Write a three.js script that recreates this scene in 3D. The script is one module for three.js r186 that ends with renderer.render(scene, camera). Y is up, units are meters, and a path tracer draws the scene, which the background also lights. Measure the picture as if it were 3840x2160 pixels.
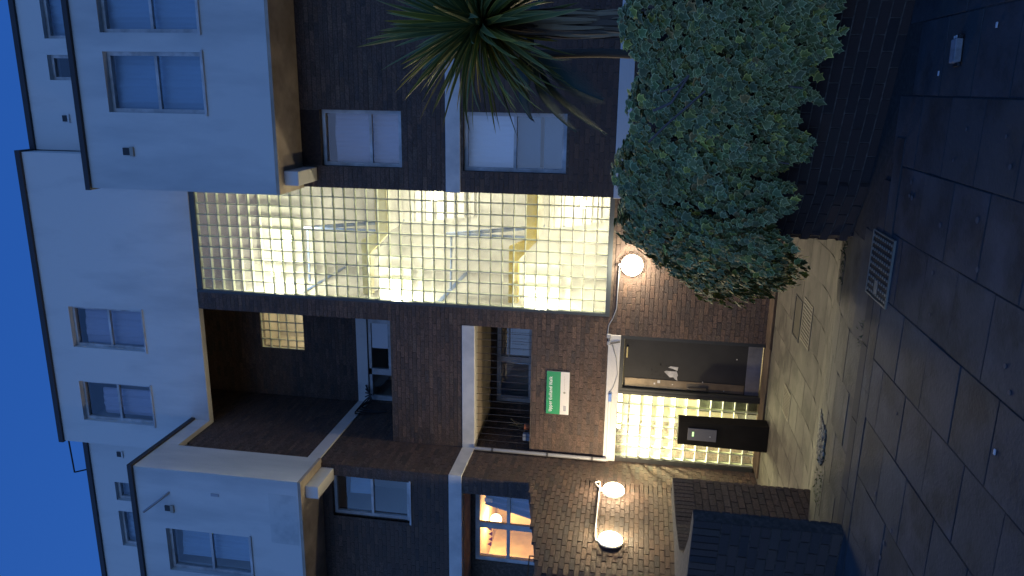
import * as THREE from 'three';
import { mergeGeometries } from 'three/addons/utils/BufferGeometryUtils.js';
import { RoundedBoxGeometry } from 'three/addons/geometries/RoundedBoxGeometry.js';
import { RectAreaLightUniformsLib } from 'three/addons/lights/RectAreaLightUniformsLib.js';

// ---------------------------------------------------------------- camera (phone held upright, picture turned on its side)
const scene = new THREE.Scene();
const EYE = 2.29;
const camera = new THREE.PerspectiveCamera(41.5, 16 / 9, 0.05, 400);
{
  const r = THREE.MathUtils.degToRad, yaw = r(15.12), pit = r(8.85), rol = r(3.165);
  const R = new THREE.Matrix4().makeRotationY(yaw)
    .multiply(new THREE.Matrix4().makeRotationX(pit)).multiply(new THREE.Matrix4().makeRotationZ(rol));
  const X = new THREE.Vector3(), Y = new THREE.Vector3(), Z = new THREE.Vector3();
  R.extractBasis(X, Y, Z);
  // picture up = the place's right, picture right = the place's down
  camera.quaternion.setFromRotationMatrix(new THREE.Matrix4().makeBasis(Y.clone().negate(), X, Z));
  camera.position.set(0, EYE, 0);
  camera.updateMatrixWorld(true);
}
// ---------------------------------------------------------------- sky: clear dusk, sun already below the horizon behind the camera
const clamp = (x, a, b) => Math.min(b, Math.max(a, x));
{
  const W = 256, H = 128, d = new Float32Array(W * H * 4);
  for (let j = 0; j < H; j++) for (let i = 0; i < W; i++) {
    const el = (j + 0.5) / H * Math.PI - Math.PI / 2, az = (i + 0.5) / W * 2 * Math.PI;
    const up = Math.max(0, Math.sin(el)), low = Math.pow(1 - up, 2.2);
    const dir = [Math.cos(el) * Math.cos(az - Math.PI), Math.sin(el), Math.cos(el) * Math.sin(az - Math.PI)];
    const west = Math.pow(0.5 + 0.5 * dir[2], 2) * Math.pow(1 - up, 1.5);       // after-glow side (+z)
    const zen = [0.013, 0.076, 0.345], hor = [0.052, 0.172, 0.49], glow = [0.205, 0.365, 0.67];
    for (let k = 0; k < 3; k++) d[(j * W + i) * 4 + k] = (zen[k] + (hor[k] - zen[k]) * low + glow[k] * west) * SKY();
    d[(j * W + i) * 4 + 3] = 1;
  }
  const t = new THREE.DataTexture(d, W, H, THREE.RGBAFormat, THREE.FloatType);
  t.mapping = THREE.EquirectangularReflectionMapping; t.magFilter = t.minFilter = THREE.LinearFilter;
  t.colorSpace = THREE.LinearSRGBColorSpace; t.needsUpdate = true;
  scene.background = t; scene.environment = t;
}
function SKY() { return 1.12; }
const sun = new THREE.DirectionalLight(0xfff0dd, 0.04);       // the last of the daylight
sun.position.set(-6, 9, 30); sun.target.position.set(-3, 3, -11); sun.castShadow = true; sun.shadow.radius = 60;
sun.shadow.mapSize.set(2048, 2048);
Object.assign(sun.shadow.camera, { left: -20, right: 20, top: 20, bottom: -20, near: 1, far: 80 });
scene.add(sun, sun.target);
RectAreaLightUniformsLib.init();
const renderer = new THREE.WebGLRenderer({ antialias: true });
renderer.toneMapping = THREE.LinearToneMapping;
renderer.toneMappingExposure = 1.0;
renderer.shadowMap.enabled = true;
renderer.setSize(1024, 576);

// ---------------------------------------------------------------- helpers
let seed = 7;
const rnd = () => { seed = (seed * 1664525 + 1013904223) >>> 0; return seed / 4294967296; };
const rr = (a, b) => a + (b - a) * rnd();
const pick = a => a[Math.floor(rnd() * a.length)];
const taken = {};
const numbered = n => { const k = taken[n] = (taken[n] ?? -1) + 1; return k ? `${n}_${String(k).padStart(3, '0')}` : n; };
const V = (x, y, z) => new THREE.Vector3(x, y, z);
function shadows(o) { o.traverse(m => { if (m.isMesh) { m.castShadow = m.receiveShadow = true; } }); return o; }
function thing(name, label, category, pos = [0, 0, 0], group) {
  const o = new THREE.Group(); o.name = numbered(name); o.position.set(...pos); scene.add(o);
  o.userData = { label, category }; if (group) o.userData.group = group;
  return o;
}
function structure(name, label) {
  const o = new THREE.Group(); o.name = name; o.userData = { label, category: name.replace(/_/g, ' ').split(' ').slice(-2).join(' '), kind: 'structure' };
  scene.add(o); return o;
}
function part(name, geo, mat, parent, pos) {
  const m = new THREE.Mesh(Array.isArray(geo) ? merge(geo) : geo, mat); m.name = name;
  if (pos) m.position.set(...pos);
  m.castShadow = m.receiveShadow = true; parent.add(m); return m;
}
function sub(name, parent) { const g = new THREE.Group(); g.name = name; parent.add(g); return g; }
function merge(list) {
  const l = list.map(g => g.index ? g.toNonIndexed() : g);
  return l.length === 1 ? l[0] : mergeGeometries(l, false);
}
// box from corner to corner, uv in metres
function bx(x0, x1, y0, y1, z0, z1) {
  const g = new THREE.BoxGeometry(Math.abs(x1 - x0), Math.abs(y1 - y0), Math.abs(z1 - z0));
  g.translate((x0 + x1) / 2, (y0 + y1) / 2, (z0 + z1) / 2); return metres(g);
}
function rb(x0, x1, y0, y1, z0, z1, r = 0.01) {
  const g = new RoundedBoxGeometry(Math.abs(x1 - x0), Math.abs(y1 - y0), Math.abs(z1 - z0), 2, r);
  g.translate((x0 + x1) / 2, (y0 + y1) / 2, (z0 + z1) / 2); return metres(g);
}
function metres(g) {                                              // box-mapped uv in metres
  const p = g.attributes.position, n = g.attributes.normal, uv = new Float32Array(p.count * 2);
  for (let i = 0; i < p.count; i++) {
    const ax = Math.abs(n.getX(i)), ay = Math.abs(n.getY(i)), az = Math.abs(n.getZ(i));
    if (az >= ax && az >= ay) { uv[2 * i] = p.getX(i); uv[2 * i + 1] = p.getY(i); }
    else if (ax >= ay) { uv[2 * i] = p.getZ(i); uv[2 * i + 1] = p.getY(i); }
    else { uv[2 * i] = p.getX(i); uv[2 * i + 1] = p.getZ(i); }
  }
  g.setAttribute('uv', new THREE.BufferAttribute(uv, 2)); return g;
}
function tube(pts, r, seg = 24, rad = 6, closed = false) {
  return new THREE.TubeGeometry(new THREE.CatmullRomCurve3(pts.map(p => V(...p)), closed, 'catmullrom', 0.1), seg, r, rad, closed);
}
function cyl(r0, r1, h, n = 20) { return new THREE.CylinderGeometry(r0, r1, h, n); }
// wall sheet in the plane z = z0 (front), going back by t, with rectangular holes
function sheet(x0, x1, y0, y1, z0, t, holes = []) {
  const s = new THREE.Shape([new THREE.Vector2(x0, y0), new THREE.Vector2(x1, y0), new THREE.Vector2(x1, y1), new THREE.Vector2(x0, y1)]);
  for (const [a, b, c, d] of holes) s.holes.push(new THREE.Path([new THREE.Vector2(a, c), new THREE.Vector2(a, d), new THREE.Vector2(b, d), new THREE.Vector2(b, c)]));
  const g = new THREE.ExtrudeGeometry(s, { depth: t, bevelEnabled: false }); g.translate(0, 0, z0 - t); return metres(g);
}
// value noise textures
function noiseTex(size, cells, octaves, fn, srgb = true) {
  const lat = []; let c = cells;
  for (let o = 0; o < octaves; o++) { const a = new Float32Array(c * c); for (let i = 0; i < a.length; i++) a[i] = rnd(); lat.push([c, a]); c *= 2; }
  const d = new Uint8Array(size * size * 4), sm = t => t * t * (3 - 2 * t);
  for (let y = 0; y < size; y++) for (let x = 0; x < size; x++) {
    let v = 0, w = 0, am = 1;
    for (const [n, a] of lat) {
      const fx = x / size * n, fy = y / size * n, ix = Math.floor(fx), iy = Math.floor(fy), tx = sm(fx - ix), ty = sm(fy - iy);
      const q = (i, j) => a[((j % n) * n) + (i % n)];
      v += am * ((q(ix, iy) * (1 - tx) + q(ix + 1, iy) * tx) * (1 - ty) + (q(ix, iy + 1) * (1 - tx) + q(ix + 1, iy + 1) * tx) * ty);
      w += am; am *= 0.6;
    }
    const r = fn(v / w, x, y); for (let k = 0; k < 3; k++) d[(y * size + x) * 4 + k] = clamp(r[k] * 255, 0, 255); d[(y * size + x) * 4 + 3] = 255;
  }
  const t = new THREE.DataTexture(d, size, size); t.wrapS = t.wrapT = THREE.RepeatWrapping; t.magFilter = THREE.LinearFilter;
  t.minFilter = THREE.LinearMipmapLinearFilter; t.generateMipmaps = true;
  if (srgb) t.colorSpace = THREE.SRGBColorSpace; t.needsUpdate = true; return t;
}
const rep = (t, u, v = u) => { const c = t.clone(); c.repeat.set(u, v); c.needsUpdate = true; return c; };
const grey = v => [v, v, v];
const T_grain = noiseTex(256, 16, 4, v => grey(0.72 + 0.5 * (v - 0.35)));
const T_mottle = noiseTex(512, 5, 6, v => grey(0.80 + 0.42 * (v - 0.42)));
const T_bump = noiseTex(256, 24, 4, v => grey(v), false);
const T_wave = noiseTex(128, 6, 2, v => grey(v), false);
const T_worn = noiseTex(512, 4, 7, (v, x, y) => { const s = clamp((v - 0.50) * 5, 0, 1), p = clamp((0.44 - v) * 6, 0, 1); return grey(0.86 - 0.26 * s + 0.14 * p); });
const T_stain = noiseTex(512, 3, 7, v => { const s = clamp((v - 0.48) * 3.5, 0, 1); return [0.94 - 0.11 * s, 0.94 - 0.10 * s, 0.94 - 0.09 * s]; });

const lin = (r, g, b) => new THREE.Color().setRGB(r, g, b);
const std = (c, o = {}) => new THREE.MeshStandardMaterial({ color: lin(...c), roughness: 0.85, ...o });
const M = {
  render: std([0.74, 0.74, 0.72], { roughness: 0.9, map: rep(T_stain, 0.42, 0.10), bumpMap: rep(T_bump, 3), bumpScale: 0.002 }),
  band: std([0.72, 0.71, 0.69], { roughness: 0.8, map: rep(T_stain, 0.6), bumpMap: rep(T_bump, 2), bumpScale: 0.002 }),
  soffit: std([0.56, 0.47, 0.38], { roughness: 0.95, map: rep(T_mottle, 0.5) }),
  roofEdge: std([0.03, 0.03, 0.035], { roughness: 0.6 }),
  mortar: std([0.150, 0.116, 0.094], { roughness: 1, map: rep(T_grain, 2) }),
  mortarPale: std([0.17, 0.145, 0.125], { roughness: 1, map: rep(T_grain, 2) }),
  frame: std([0.70, 0.71, 0.72], { roughness: 0.45, map: rep(T_mottle, 1) }),
  darkFrame: std([0.022, 0.024, 0.026], { roughness: 0.5 }),
  glass: new THREE.MeshPhysicalMaterial({ color: 0xffffff, transmission: 1, thickness: 0, roughness: 0.03, ior: 1.65 }),
  block: new THREE.MeshPhysicalMaterial({ color: lin(0.95, 0.96, 0.88), transmission: 1, thickness: 0, roughness: 0.40, ior: 1.5, bumpMap: rep(T_wave, 1), bumpScale: 0.006 }),
  blockEdge: new THREE.MeshPhysicalMaterial({ color: lin(0.80, 0.86, 0.70), transmission: 0.7, thickness: 0, roughness: 0.85, ior: 1.5 }),
  joint: std([0.50, 0.52, 0.46], { roughness: 0.9 }),
  cream: std([0.72, 0.66, 0.52], { roughness: 0.85, map: rep(T_mottle, 0.4) }),
  interior: std([0.55, 0.54, 0.56], { roughness: 0.9, map: rep(T_mottle, 0.4) }),
  yellow: std([0.62, 0.42, 0.008], { roughness: 0.6, map: rep(T_mottle, 1.5) }),
  blue: std([0.05, 0.10, 0.26], { roughness: 0.5 }),
  metalGrey: std([0.33, 0.34, 0.36], { roughness: 0.5, metalness: 0.4 }),
  black: std([0.012, 0.012, 0.014], { roughness: 0.5 }),
  dark: std([0.36, 0.34, 0.31], { roughness: 0.9 }),
  slab: [0.064, 0.060, 0.067, 0.062].map((v, i) => std([v * 0.95, v * 1.0, v * (1.02 + 0.02 * i)], { roughness: 0.82, map: rep(T_worn, 0.55 + 0.17 * i), bumpMap: rep(T_bump, 2.2), bumpScale: 0.003 })),
  courtSlab: [0.098, 0.092, 0.104].map((v, i) => std([v * 1.02, v * 0.93, v * 0.74], { roughness: 0.8, map: rep(T_worn, 0.6 + 0.17 * i), bumpMap: rep(T_bump, 2.2), bumpScale: 0.003 })),
  bed: std([0.052, 0.050, 0.047], { roughness: 1, map: rep(T_grain, 3) }),
  soil: std([0.03, 0.024, 0.018], { roughness: 1, map: rep(T_grain, 3), bumpMap: rep(T_bump, 3), bumpScale: 0.03 }),
  conduit: std([0.62, 0.61, 0.58], { roughness: 0.5 }),
  cable: std([0.06, 0.06, 0.065], { roughness: 0.5 }),
};
for (const k in M) for (const m of [].concat(M[k])) m.name = k;
const brickTones = [[0.176, 0.116, 0.092], [0.156, 0.107, 0.088], [0.134, 0.097, 0.084], [0.206, 0.134, 0.100], [0.168, 0.122, 0.098], [0.110, 0.086, 0.080]];
const B = { solo: brickTones.map((c, i) => std(c, { roughness: 0.9, map: rep(T_grain, 4 + i * 0.3), bumpMap: rep(T_bump, 9), bumpScale: 0.004, name: 'brick' })),
  all: std([1, 1, 1], { roughness: 0.9, vertexColors: true, map: rep(T_grain, 4), bumpMap: rep(T_bump, 9), bumpScale: 0.004, name: 'brick' }) };
// planter brick: same tones, darkened in colour for the shade under the ivy
const shadeTones = brickTones.map(c => [c[0] * 0.62, c[1] * 0.56, c[2] * 0.58]);
B.shaded = shadeTones.map((c, i) => std(c, { roughness: 0.8, map: rep(T_grain, 4 + i * 0.3), bumpMap: rep(T_bump, 9), bumpScale: 0.004, name: 'shade_toned_brick' }));
function litMat(rgb, strength) { return new THREE.MeshStandardMaterial({ color: 0xffffff, emissive: lin(...rgb), emissiveIntensity: strength, roughness: 0.6, name: 'lamp_glow' }); }

// ---------------------------------------------------------------- bricks: courses laid along a path in plan, each brick its own block
const camFrustum = new THREE.Frustum().setFromProjectionMatrix(new THREE.Matrix4().multiplyMatrices(
  (camera.updateProjectionMatrix(), camera.projectionMatrix), camera.matrixWorldInverse));
const unitBrick = (() => { const g = new RoundedBoxGeometry(1, 1, 1, 1, 0.04); return metres(g); })();
const unitPlain = new THREE.BoxGeometry(1, 1, 1);
function layBricks(parent, path, y0, y1, o = {}) {
  const { holes = [], solo = 0, tones = brickTones, mats = B.solo, course = 0.075, soldier = null, proud = 0.0055, thick = 0.06 } = o;
  const f0 = typeof y0 === 'function' ? y0 : () => y0, f1 = typeof y1 === 'function' ? y1 : () => y1;
  const P = path.map(p => new THREE.Vector2(p[0], p[1])), len = [0];
  for (let i = 1; i < P.length; i++) len.push(len[i - 1] + P[i].distanceTo(P[i - 1]));
  const L = len[len.length - 1];
  const at = s => { let i = 1; while (i < P.length - 1 && s > len[i]) i++; const t = (s - len[i - 1]) / (len[i] - len[i - 1]); const q = P[i - 1].clone().lerp(P[i], t), d = P[i].clone().sub(P[i - 1]).normalize(); return [q, d]; };
  const out = [];
  const put = (s0, s1, ya, yb) => {
    if (s1 - s0 < 0.025) return;
    const [q, d] = at((s0 + s1) / 2);
    out.push({ q, d, w: s1 - s0, h: yb - ya, y: (ya + yb) / 2, s: (s0 + s1) / 2 });
  };
  const lo = Math.min(...[...Array(21)].map((_, i) => f0(L * i / 20))), hi = Math.max(...[...Array(21)].map((_, i) => f1(L * i / 20)));
  let k = 0;
  for (let y = o.base ?? lo; y < hi - 0.02; y += course, k++) {
    const ya = y, yb = y + course - 0.010; let x = (k % 2) ? -0.1125 : 0;
    for (; x < L; x += 0.225) {
      let a = Math.max(x, 0), b = Math.min(x + 0.215, L); if (b - a < 0.03) continue;
      const c = (a + b) / 2; if (ya < f0(c) - 0.05 || yb > f1(c) + 0.012 - (soldier ?? 0)) continue;
      let pieces = [[a, b]];
      for (const [h0, h1, g0, g1] of holes) if (yb > g0 + 0.012 && ya < g1 - 0.012) pieces = pieces.flatMap(([u, v]) => (v <= h0 || u >= h1) ? [[u, v]] : [[u, Math.min(v, h0)], [Math.max(u, h1), v]].filter(([m, n]) => n - m > 0.02));
      for (const [u, v] of pieces) put(u, v, ya, yb);
    }
  }
  if (soldier) for (let x = 0; x < L - 0.03; x += 0.075) { const c = x + 0.0325, t = f1(c); put(x, Math.min(x + 0.065, L), t - soldier, t - 0.002); }
  for (const b of out) {
    b.tone = rnd() < 0.62 ? Math.floor(rnd() * 3) : Math.floor(rnd() * tones.length); b.dz = rr(-0.0018, 0.0018); b.g = rr(0.82, 1.18);
    b.c = V(b.q.x, b.y, b.q.y); b.score = camFrustum.containsPoint(b.c) ? Math.max(b.w, b.h) / b.c.distanceTo(camera.position) + (o.prefer ? o.prefer(b.c) : 0) : -1;
  }
  const sorted = [...out].sort((a, b) => b.score - a.score);
  const ones = sorted.slice(0, solo), rest = sorted.slice(solo);
  const place = b => {                                            // outward = right-hand side of the path direction turned: (d.y, -d.x)... see below
    const n = new THREE.Vector2(-b.d.y, b.d.x).multiplyScalar(o.flip ? -1 : 1);
    const m = new THREE.Matrix4().makeBasis(V(b.d.x, 0, b.d.y), V(0, 1, 0), V(n.x, 0, n.y).multiplyScalar(1));
    const off = proud - thick / 2 + b.dz;
    m.setPosition(b.q.x + n.x * off, b.y, b.q.y + n.y * off);
    return m.scale(V(b.w, b.h, thick));
  };
  for (const b of ones) {
    const m = new THREE.Mesh(unitBrick, mats[b.tone]); m.name = 'brick'; m.castShadow = m.receiveShadow = true;
    m.applyMatrix4(place(b)); parent.add(m);
  }
  if (rest.length) {
    const src = unitPlain.toNonIndexed(), sp = src.attributes.position, sn = src.attributes.normal, keep = [];
    for (let i = 0; i < sp.count; i += 3) if (sn.getZ(i) > -0.5) keep.push(i, i + 1, i + 2);
    const n = rest.length * keep.length, pos = new Float32Array(n * 3), nor = new Float32Array(n * 3), col = new Float32Array(n * 3), uv = new Float32Array(n * 2);
    let w = 0; const v = V(0, 0, 0), q = V(0, 0, 0), nm = new THREE.Matrix3();
    for (const b of rest) {
      const m = place(b); nm.getNormalMatrix(m); const c = tones[b.tone], du = rnd() * 5;
      for (const i of keep) {
        v.fromBufferAttribute(sp, i).applyMatrix4(m); q.fromBufferAttribute(sn, i).applyMatrix3(nm).normalize();
        pos.set([v.x, v.y, v.z], w * 3); nor.set([q.x, q.y, q.z], w * 3); col.set([c[0] * b.g, c[1] * b.g, c[2] * b.g], w * 3); uv.set([b.s + sp.getX(i) * b.w + du, v.y], w * 2); w++;
      }
    }
    const g = new THREE.BufferGeometry(); g.setAttribute('position', new THREE.BufferAttribute(pos, 3)); g.setAttribute('normal', new THREE.BufferAttribute(nor, 3));
    g.setAttribute('color', new THREE.BufferAttribute(col, 3)); g.setAttribute('uv', new THREE.BufferAttribute(uv, 2));
    const m = part('brickwork', g, B.all, parent); m.userData.kind = 'stuff';
  }
}
// mortar body of a wall that follows a path: thickness t behind the face
function pathWall(path, y0, y1, t, flip = false) {
  const f0 = typeof y0 === 'function' ? y0 : () => y0, f1 = typeof y1 === 'function' ? y1 : () => y1;
  const P = path.map(p => new THREE.Vector2(p[0], p[1])), len = [0];
  for (let i = 1; i < P.length; i++) len.push(len[i - 1] + P[i].distanceTo(P[i - 1]));
  const back = P.map((p, i) => { const d = P[Math.min(i + 1, P.length - 1)].clone().sub(P[Math.max(i - 1, 0)]).normalize(); return p.clone().addScaledVector(new THREE.Vector2(-d.y, d.x), flip ? t : -t); });
  const pos = []; const quad = (a, b, c, d) => pos.push(...a, ...b, ...c, ...a, ...c, ...d);
  for (let i = 0; i < P.length - 1; i++) {
    const a = P[i], b = P[i + 1], A = back[i], Bq = back[i + 1], la = f0(len[i]), lb = f0(len[i + 1]), ha = f1(len[i]), hb = f1(len[i + 1]);
    quad([a.x, la, a.y], [b.x, lb, b.y], [b.x, hb, b.y], [a.x, ha, a.y]);
    quad([Bq.x, lb, Bq.y], [A.x, la, A.y], [A.x, ha, A.y], [Bq.x, hb, Bq.y]);
    quad([a.x, ha, a.y], [b.x, hb, b.y], [Bq.x, hb, Bq.y], [A.x, ha, A.y]);
    if (i === 0) quad([A.x, la, A.y], [a.x, la, a.y], [a.x, ha, a.y], [A.x, ha, A.y]);
    if (i === P.length - 2) quad([b.x, lb, b.y], [Bq.x, lb, Bq.y], [Bq.x, hb, Bq.y], [b.x, hb, b.y]);
  }
  const g = new THREE.BufferGeometry(); g.setAttribute('position', new THREE.BufferAttribute(new Float32Array(pos), 3)); g.computeVertexNormals(); return metres(g);
}

// ================================================================ GROUND
const gy = z => { const t = clamp((z + 9.4) / 3.5, 0, 1); return 0.57 * t * t * (3 - 2 * t); };
{
  const g = structure('ground', 'dark earth bed under the paving');
  const zs = [60, ...[...Array(15)].map((_, i) => -5.9 - i * 0.25), -60], xs = [-60, 60], pos = [];
  for (let i = 0; i < zs.length - 1; i++) {
    const [a, b] = [zs[i], zs[i + 1]], ya = gy(a) - 0.005, yb = gy(b) - 0.005;
    pos.push(xs[0], ya, a, xs[1], ya, a, xs[1], yb, b, xs[0], ya, a, xs[1], yb, b, xs[0], yb, b);
  }
  const geo = new THREE.BufferGeometry(); geo.setAttribute('position', new THREE.BufferAttribute(new Float32Array(pos), 3)); geo.computeVertexNormals();
  part('earth', metres(geo), M.bed, g);
}
// each paving slab is a block of its own, 450 mm, half-bonded, joints open
const slabGeo = [...Array(28)].map(() => { const g = metres(new RoundedBoxGeometry(0.444, 0.05, 0.444, 2, 0.005)), u = g.attributes.uv, a = rnd() * 9, b = rnd() * 9, q = Math.floor(rnd() * 4) * Math.PI / 2, c = Math.cos(q), s = Math.sin(q); for (let i = 0; i < u.count; i++) { const x = u.getX(i), y = u.getY(i); u.setXY(i, x * c - y * s + a, x * s + y * c + b); } return g; });
function slabField(parent, xa, xb, za, zb, mats, skip, jit = 1, xoff = -0.93) {
  let c = 0;
  for (let x = xoff - 0.45 * Math.ceil((xoff - xa) / 0.45); x < xb; x += 0.45, c++) {
    const o = (Math.round((x - xoff) / 0.45) & 1) ? 0.225 : 0;
    for (let z = -4.05 + o - 0.45 * 40; z < zb; z += 0.45) {
      const cx = x + 0.225, cz = z + 0.225; if (cz < za || cz > zb || cx < xa || cx > xb || skip(cx, cz)) continue;
      const m = new THREE.Mesh(pick(slabGeo), pick(mats)); m.name = 'slab'; m.castShadow = m.receiveShadow = true;
      const y0 = gy(cz - 0.2), y1 = gy(cz + 0.2);
      m.position.set(cx, (y0 + y1) / 2 - 0.025 + jit * rr(-0.003, 0.003), cz);
      m.rotation.set(Math.atan2(y0 - y1, 0.4) + jit * rr(-0.004, 0.004), 0, jit * rr(-0.005, 0.005)); parent.add(m);
    }
  }
}
const PLAN = [[-1.15, -11.38], [-1.2, -9.2], [-1.25, -7.6], [-1.26, -6.95], [-1.15, -6.49], [-0.77, -6.16], [-0.2, -5.91], [0.41, -5.67], [1.03, -5.41], [1.85, -5.05], [3.2, -4.45]];
function rightOfPlanter(x, z) {                                    // inside or behind the planter wall
  for (let i = 1; i < PLAN.length; i++) {
    const [ax, az] = PLAN[i - 1], [b, bz] = PLAN[i], n = [-(bz - az), b - ax], d = (x - ax) * n[0] + (z - az) * n[1];
    const t = ((x - ax) * (b - ax) + (z - az) * (bz - az)) / ((b - ax) ** 2 + (bz - az) ** 2);
    if (t >= 0 && t <= 1 && d / Math.hypot(...n) < 0.12 && d / Math.hypot(...n) > -3) return true;
  }
  return x > 1.2 && z < -5.2;
}
{
  const p = structure('pavement', 'dark grey square paving slabs of the forecourt in the foreground');
  slabField(p, -8.2, 3.0, -5.42, -0.1, M.slab, (x, z) => rightOfPlanter(x, z));
  const c = structure('court_floor', 'pale buff paving slabs sloping down to the entrance door');
  const covers = [[-3.34, -2.74, -10.75, -10.3], [-3.22, -2.66, -10.25, -9.68], [-4.55, -4.13, -10.85, -10.35]];
  slabField(c, -6.6, -1.5, -12.4, -5.72, M.courtSlab, (x, z) => rightOfPlanter(x, z) || (x < -4.2 && z > -6.6) || (x > -1.75 && z > -6.6)
    || covers.some(([a, b, d, e]) => x > a - 0.2 && x < b + 0.2 && z > d - 0.2 && z < e + 0.2), 0.35);
  // cement screed around the covers and under the walls
  part('screed', bx(-6.5, -1.5, -0.03, -0.004, -12.6, -9.6), M.courtSlab[1], c);
  { const pos = []; for (let z = -9.6; z < -6.01; z += 0.2) { const a = gy(z) - 0.0035, b = gy(z + 0.2) - 0.0035; pos.push(-6.6, a, z, -6.6, b, z + 0.2, -1.1, b, z + 0.2, -6.6, a, z, -1.1, b, z + 0.2, -1.1, a, z); }
    const g = new THREE.BufferGeometry(); g.setAttribute('position', new THREE.BufferAttribute(new Float32Array(pos), 3)); g.computeVertexNormals(); part('screed', metres(g), M.courtSlab[1], c); }
  part('screed', bx(-6.6, -1.0, 0.5, 0.5665, -6.0, -5.715), std([0.105, 0.095, 0.08], { map: rep(T_mottle, 1), name: 'screed' }), c);
  { const l = []; for (let i = 0; i < 110; i++) { const x = rr(-5, 1.5), z = rr(-5.2, -1.5); if (rightOfPlanter(x, z)) continue; const g = new THREE.CylinderGeometry(1, 1.1, 0.003, 9); const r = rr(0.006, 0.017); g.scale(r, 1, r * rr(0.7, 1.2)); g.rotateY(rnd() * 6); g.translate(x, 0.5745, z); l.push(g); }
    part('trodden_gum', l, std([0.078, 0.078, 0.080], { name: 'gum', roughness: 0.8 }), p).userData.kind = 'stuff'; }
  const ch = structure('drainage_channel', 'dark concrete channel between the forecourt slabs and the entrance court');
  for (let x = -6.6; x < -0.7; x += 0.6) part('channel_stone', rb(x + 0.003, x + 0.597, 0.50, 0.5745, -5.71, -5.57, 0.002), std([0.05, 0.046, 0.048], { map: rep(T_mottle, 1), name: 'channel_stone' }), ch);
  for (let x = -6.6; x < -0.9; x += 0.9) part('edging_stone', rb(x + 0.003, x + 0.897, 0.48, 0.5735, -5.566, -5.40, 0.002), M.slab[1], ch);
}

// ================================================================ BUILDING
const ZC = -12.45, ZW = -11.4, ZB = -10.55, ZD = -14.1, RX = -1.6, LX = -6.45;
const core = thing('stair_tower_block', 'central brick and white rendered block with tall lit glass block stairwell and dark entrance door', 'apartment building', [0, 0, 0], undefined);
const rightWing = thing('maisonette_wing', 'brick wing with white overhanging upper storey behind the ivy and the spiky palm', 'apartment building', [0, 0, 0]);
const leftWing = thing('maisonette_wing', 'brick wing with white overhanging upper storey and orange lit kitchen window', 'apartment building', [0, 0, 0]);
const rearBlock = thing('rear_block', 'white rendered top storeys set back behind the nearer roofs, with a small roof rail', 'apartment building', [0, 0, 0]);

// ---- sash window: frame, meeting rail, panes, and what hangs behind them
function sash(parent, x0, x1, y0, y1, z, o = {}) {
  const w = sub('window', parent), t = 0.055, d = z - (o.recess ?? 0.09), my = y0 + (y1 - y0) * (o.mid ?? 0.5);
  part('frame', [bx(x0, x1, y1 - t, y1, d - 0.06, d), bx(x0, x1, y0, y0 + t * 1.2, d - 0.06, d + 0.02), bx(x0, x0 + t, y0 + t * 1.2, y1 - t, d - 0.06, d), bx(x1 - t, x1, y0 + t * 1.2, y1 - t, d - 0.06, d)], M.frame, w);
  part('meeting_rail', bx(x0 + t, x1 - t, my - 0.022, my + 0.022, d - 0.055, d - 0.004), M.frame, w);
  part('pane', bx(x0 + t, x1 - t, my + 0.022, y1 - t, d - 0.032, d - 0.028), M.glass, w);
  part('pane', bx(x0 + t, x1 - t, y0 + t * 1.2, my - 0.022, d - 0.042, d - 0.038), M.glass, w);
  if (o.sill !== false) part('sill', rb(x0 - 0.03, x1 + 0.03, y0 - 0.035, y0 - 0.001, d - 0.05, z + 0.03, 0.006), o.sillMat ?? M.frame, w);
  // hanging cloth, folded; or blinds
  const back = d - 0.16;
  if (o.cloth) {
    const n = 48, pos = [], [ca, cb, cy0, cy1] = o.clothBox ?? [x0, x1, y0, y1], ph = rnd() * 6;
    const zf = (u, v) => back + 0.009 * Math.sin(u * (o.folds ?? 38) + ph + v * 0.6) + 0.003 * Math.sin(u * 83 + ph) + 0.03 * v * Math.sin(u * 5 + ph);
    for (let i = 0; i < n; i++) for (let j = 0; j < 6; j++) {
      const p = (a, b) => { const u = ca + (cb - ca) * a / n, v = b / 6; return [u, cy0 + (cy1 - cy0) * v, zf(u, v)]; };
      pos.push(...p(i, j), ...p(i + 1, j), ...p(i + 1, j + 1), ...p(i, j), ...p(i + 1, j + 1), ...p(i, j + 1));
    }
    let g = new THREE.BufferGeometry(); g.setAttribute('position', new THREE.BufferAttribute(new Float32Array(pos), 3)); g.computeVertexNormals();
    part('curtain', metres(g), o.cloth, w);
  }
  if (o.blind) {
    const [mat, b0, b1, pitch] = o.blind; const l = [];
    for (let y = b0; y < b1; y += pitch) l.push(bx(x0 + t * 0.6, x1 - t * 0.6, y, y + pitch * 0.86, back - 0.012, back - (y / pitch & 1 ? 0.002 : 0.006)));
    part('blind', l, mat, w);
  }
  if (o.room !== false) part('room_wall', [bx(x0 - 0.02, x1 + 0.02, y0 - 0.05, y1 + 0.05, back - 0.95, back - 0.9), bx(x0 - 0.06, x0 - 0.022, y0 - 0.05, y1 + 0.05, back - 0.9, z - 0.31), bx(x1 + 0.022, x1 + 0.06, y0 - 0.05, y1 + 0.05, back - 0.9, z - 0.31),
    bx(x0 - 0.02, x1 + 0.02, y1 + 0.022, y1 + 0.06, back - 0.9, z - 0.31), bx(x0 - 0.02, x1 + 0.02, y0 - 0.06, y0 - 0.022, back - 0.9, z - 0.31)], o.roomMat ?? M.dark, w);
  return w;
}
const skyBlueNet = std([0.22, 0.35, 0.48], { name: 'sky_tinted_net', side: THREE.DoubleSide, roughness: 1 });  // blue in the cloth colour stands in for sky reflected by the panes
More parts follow.
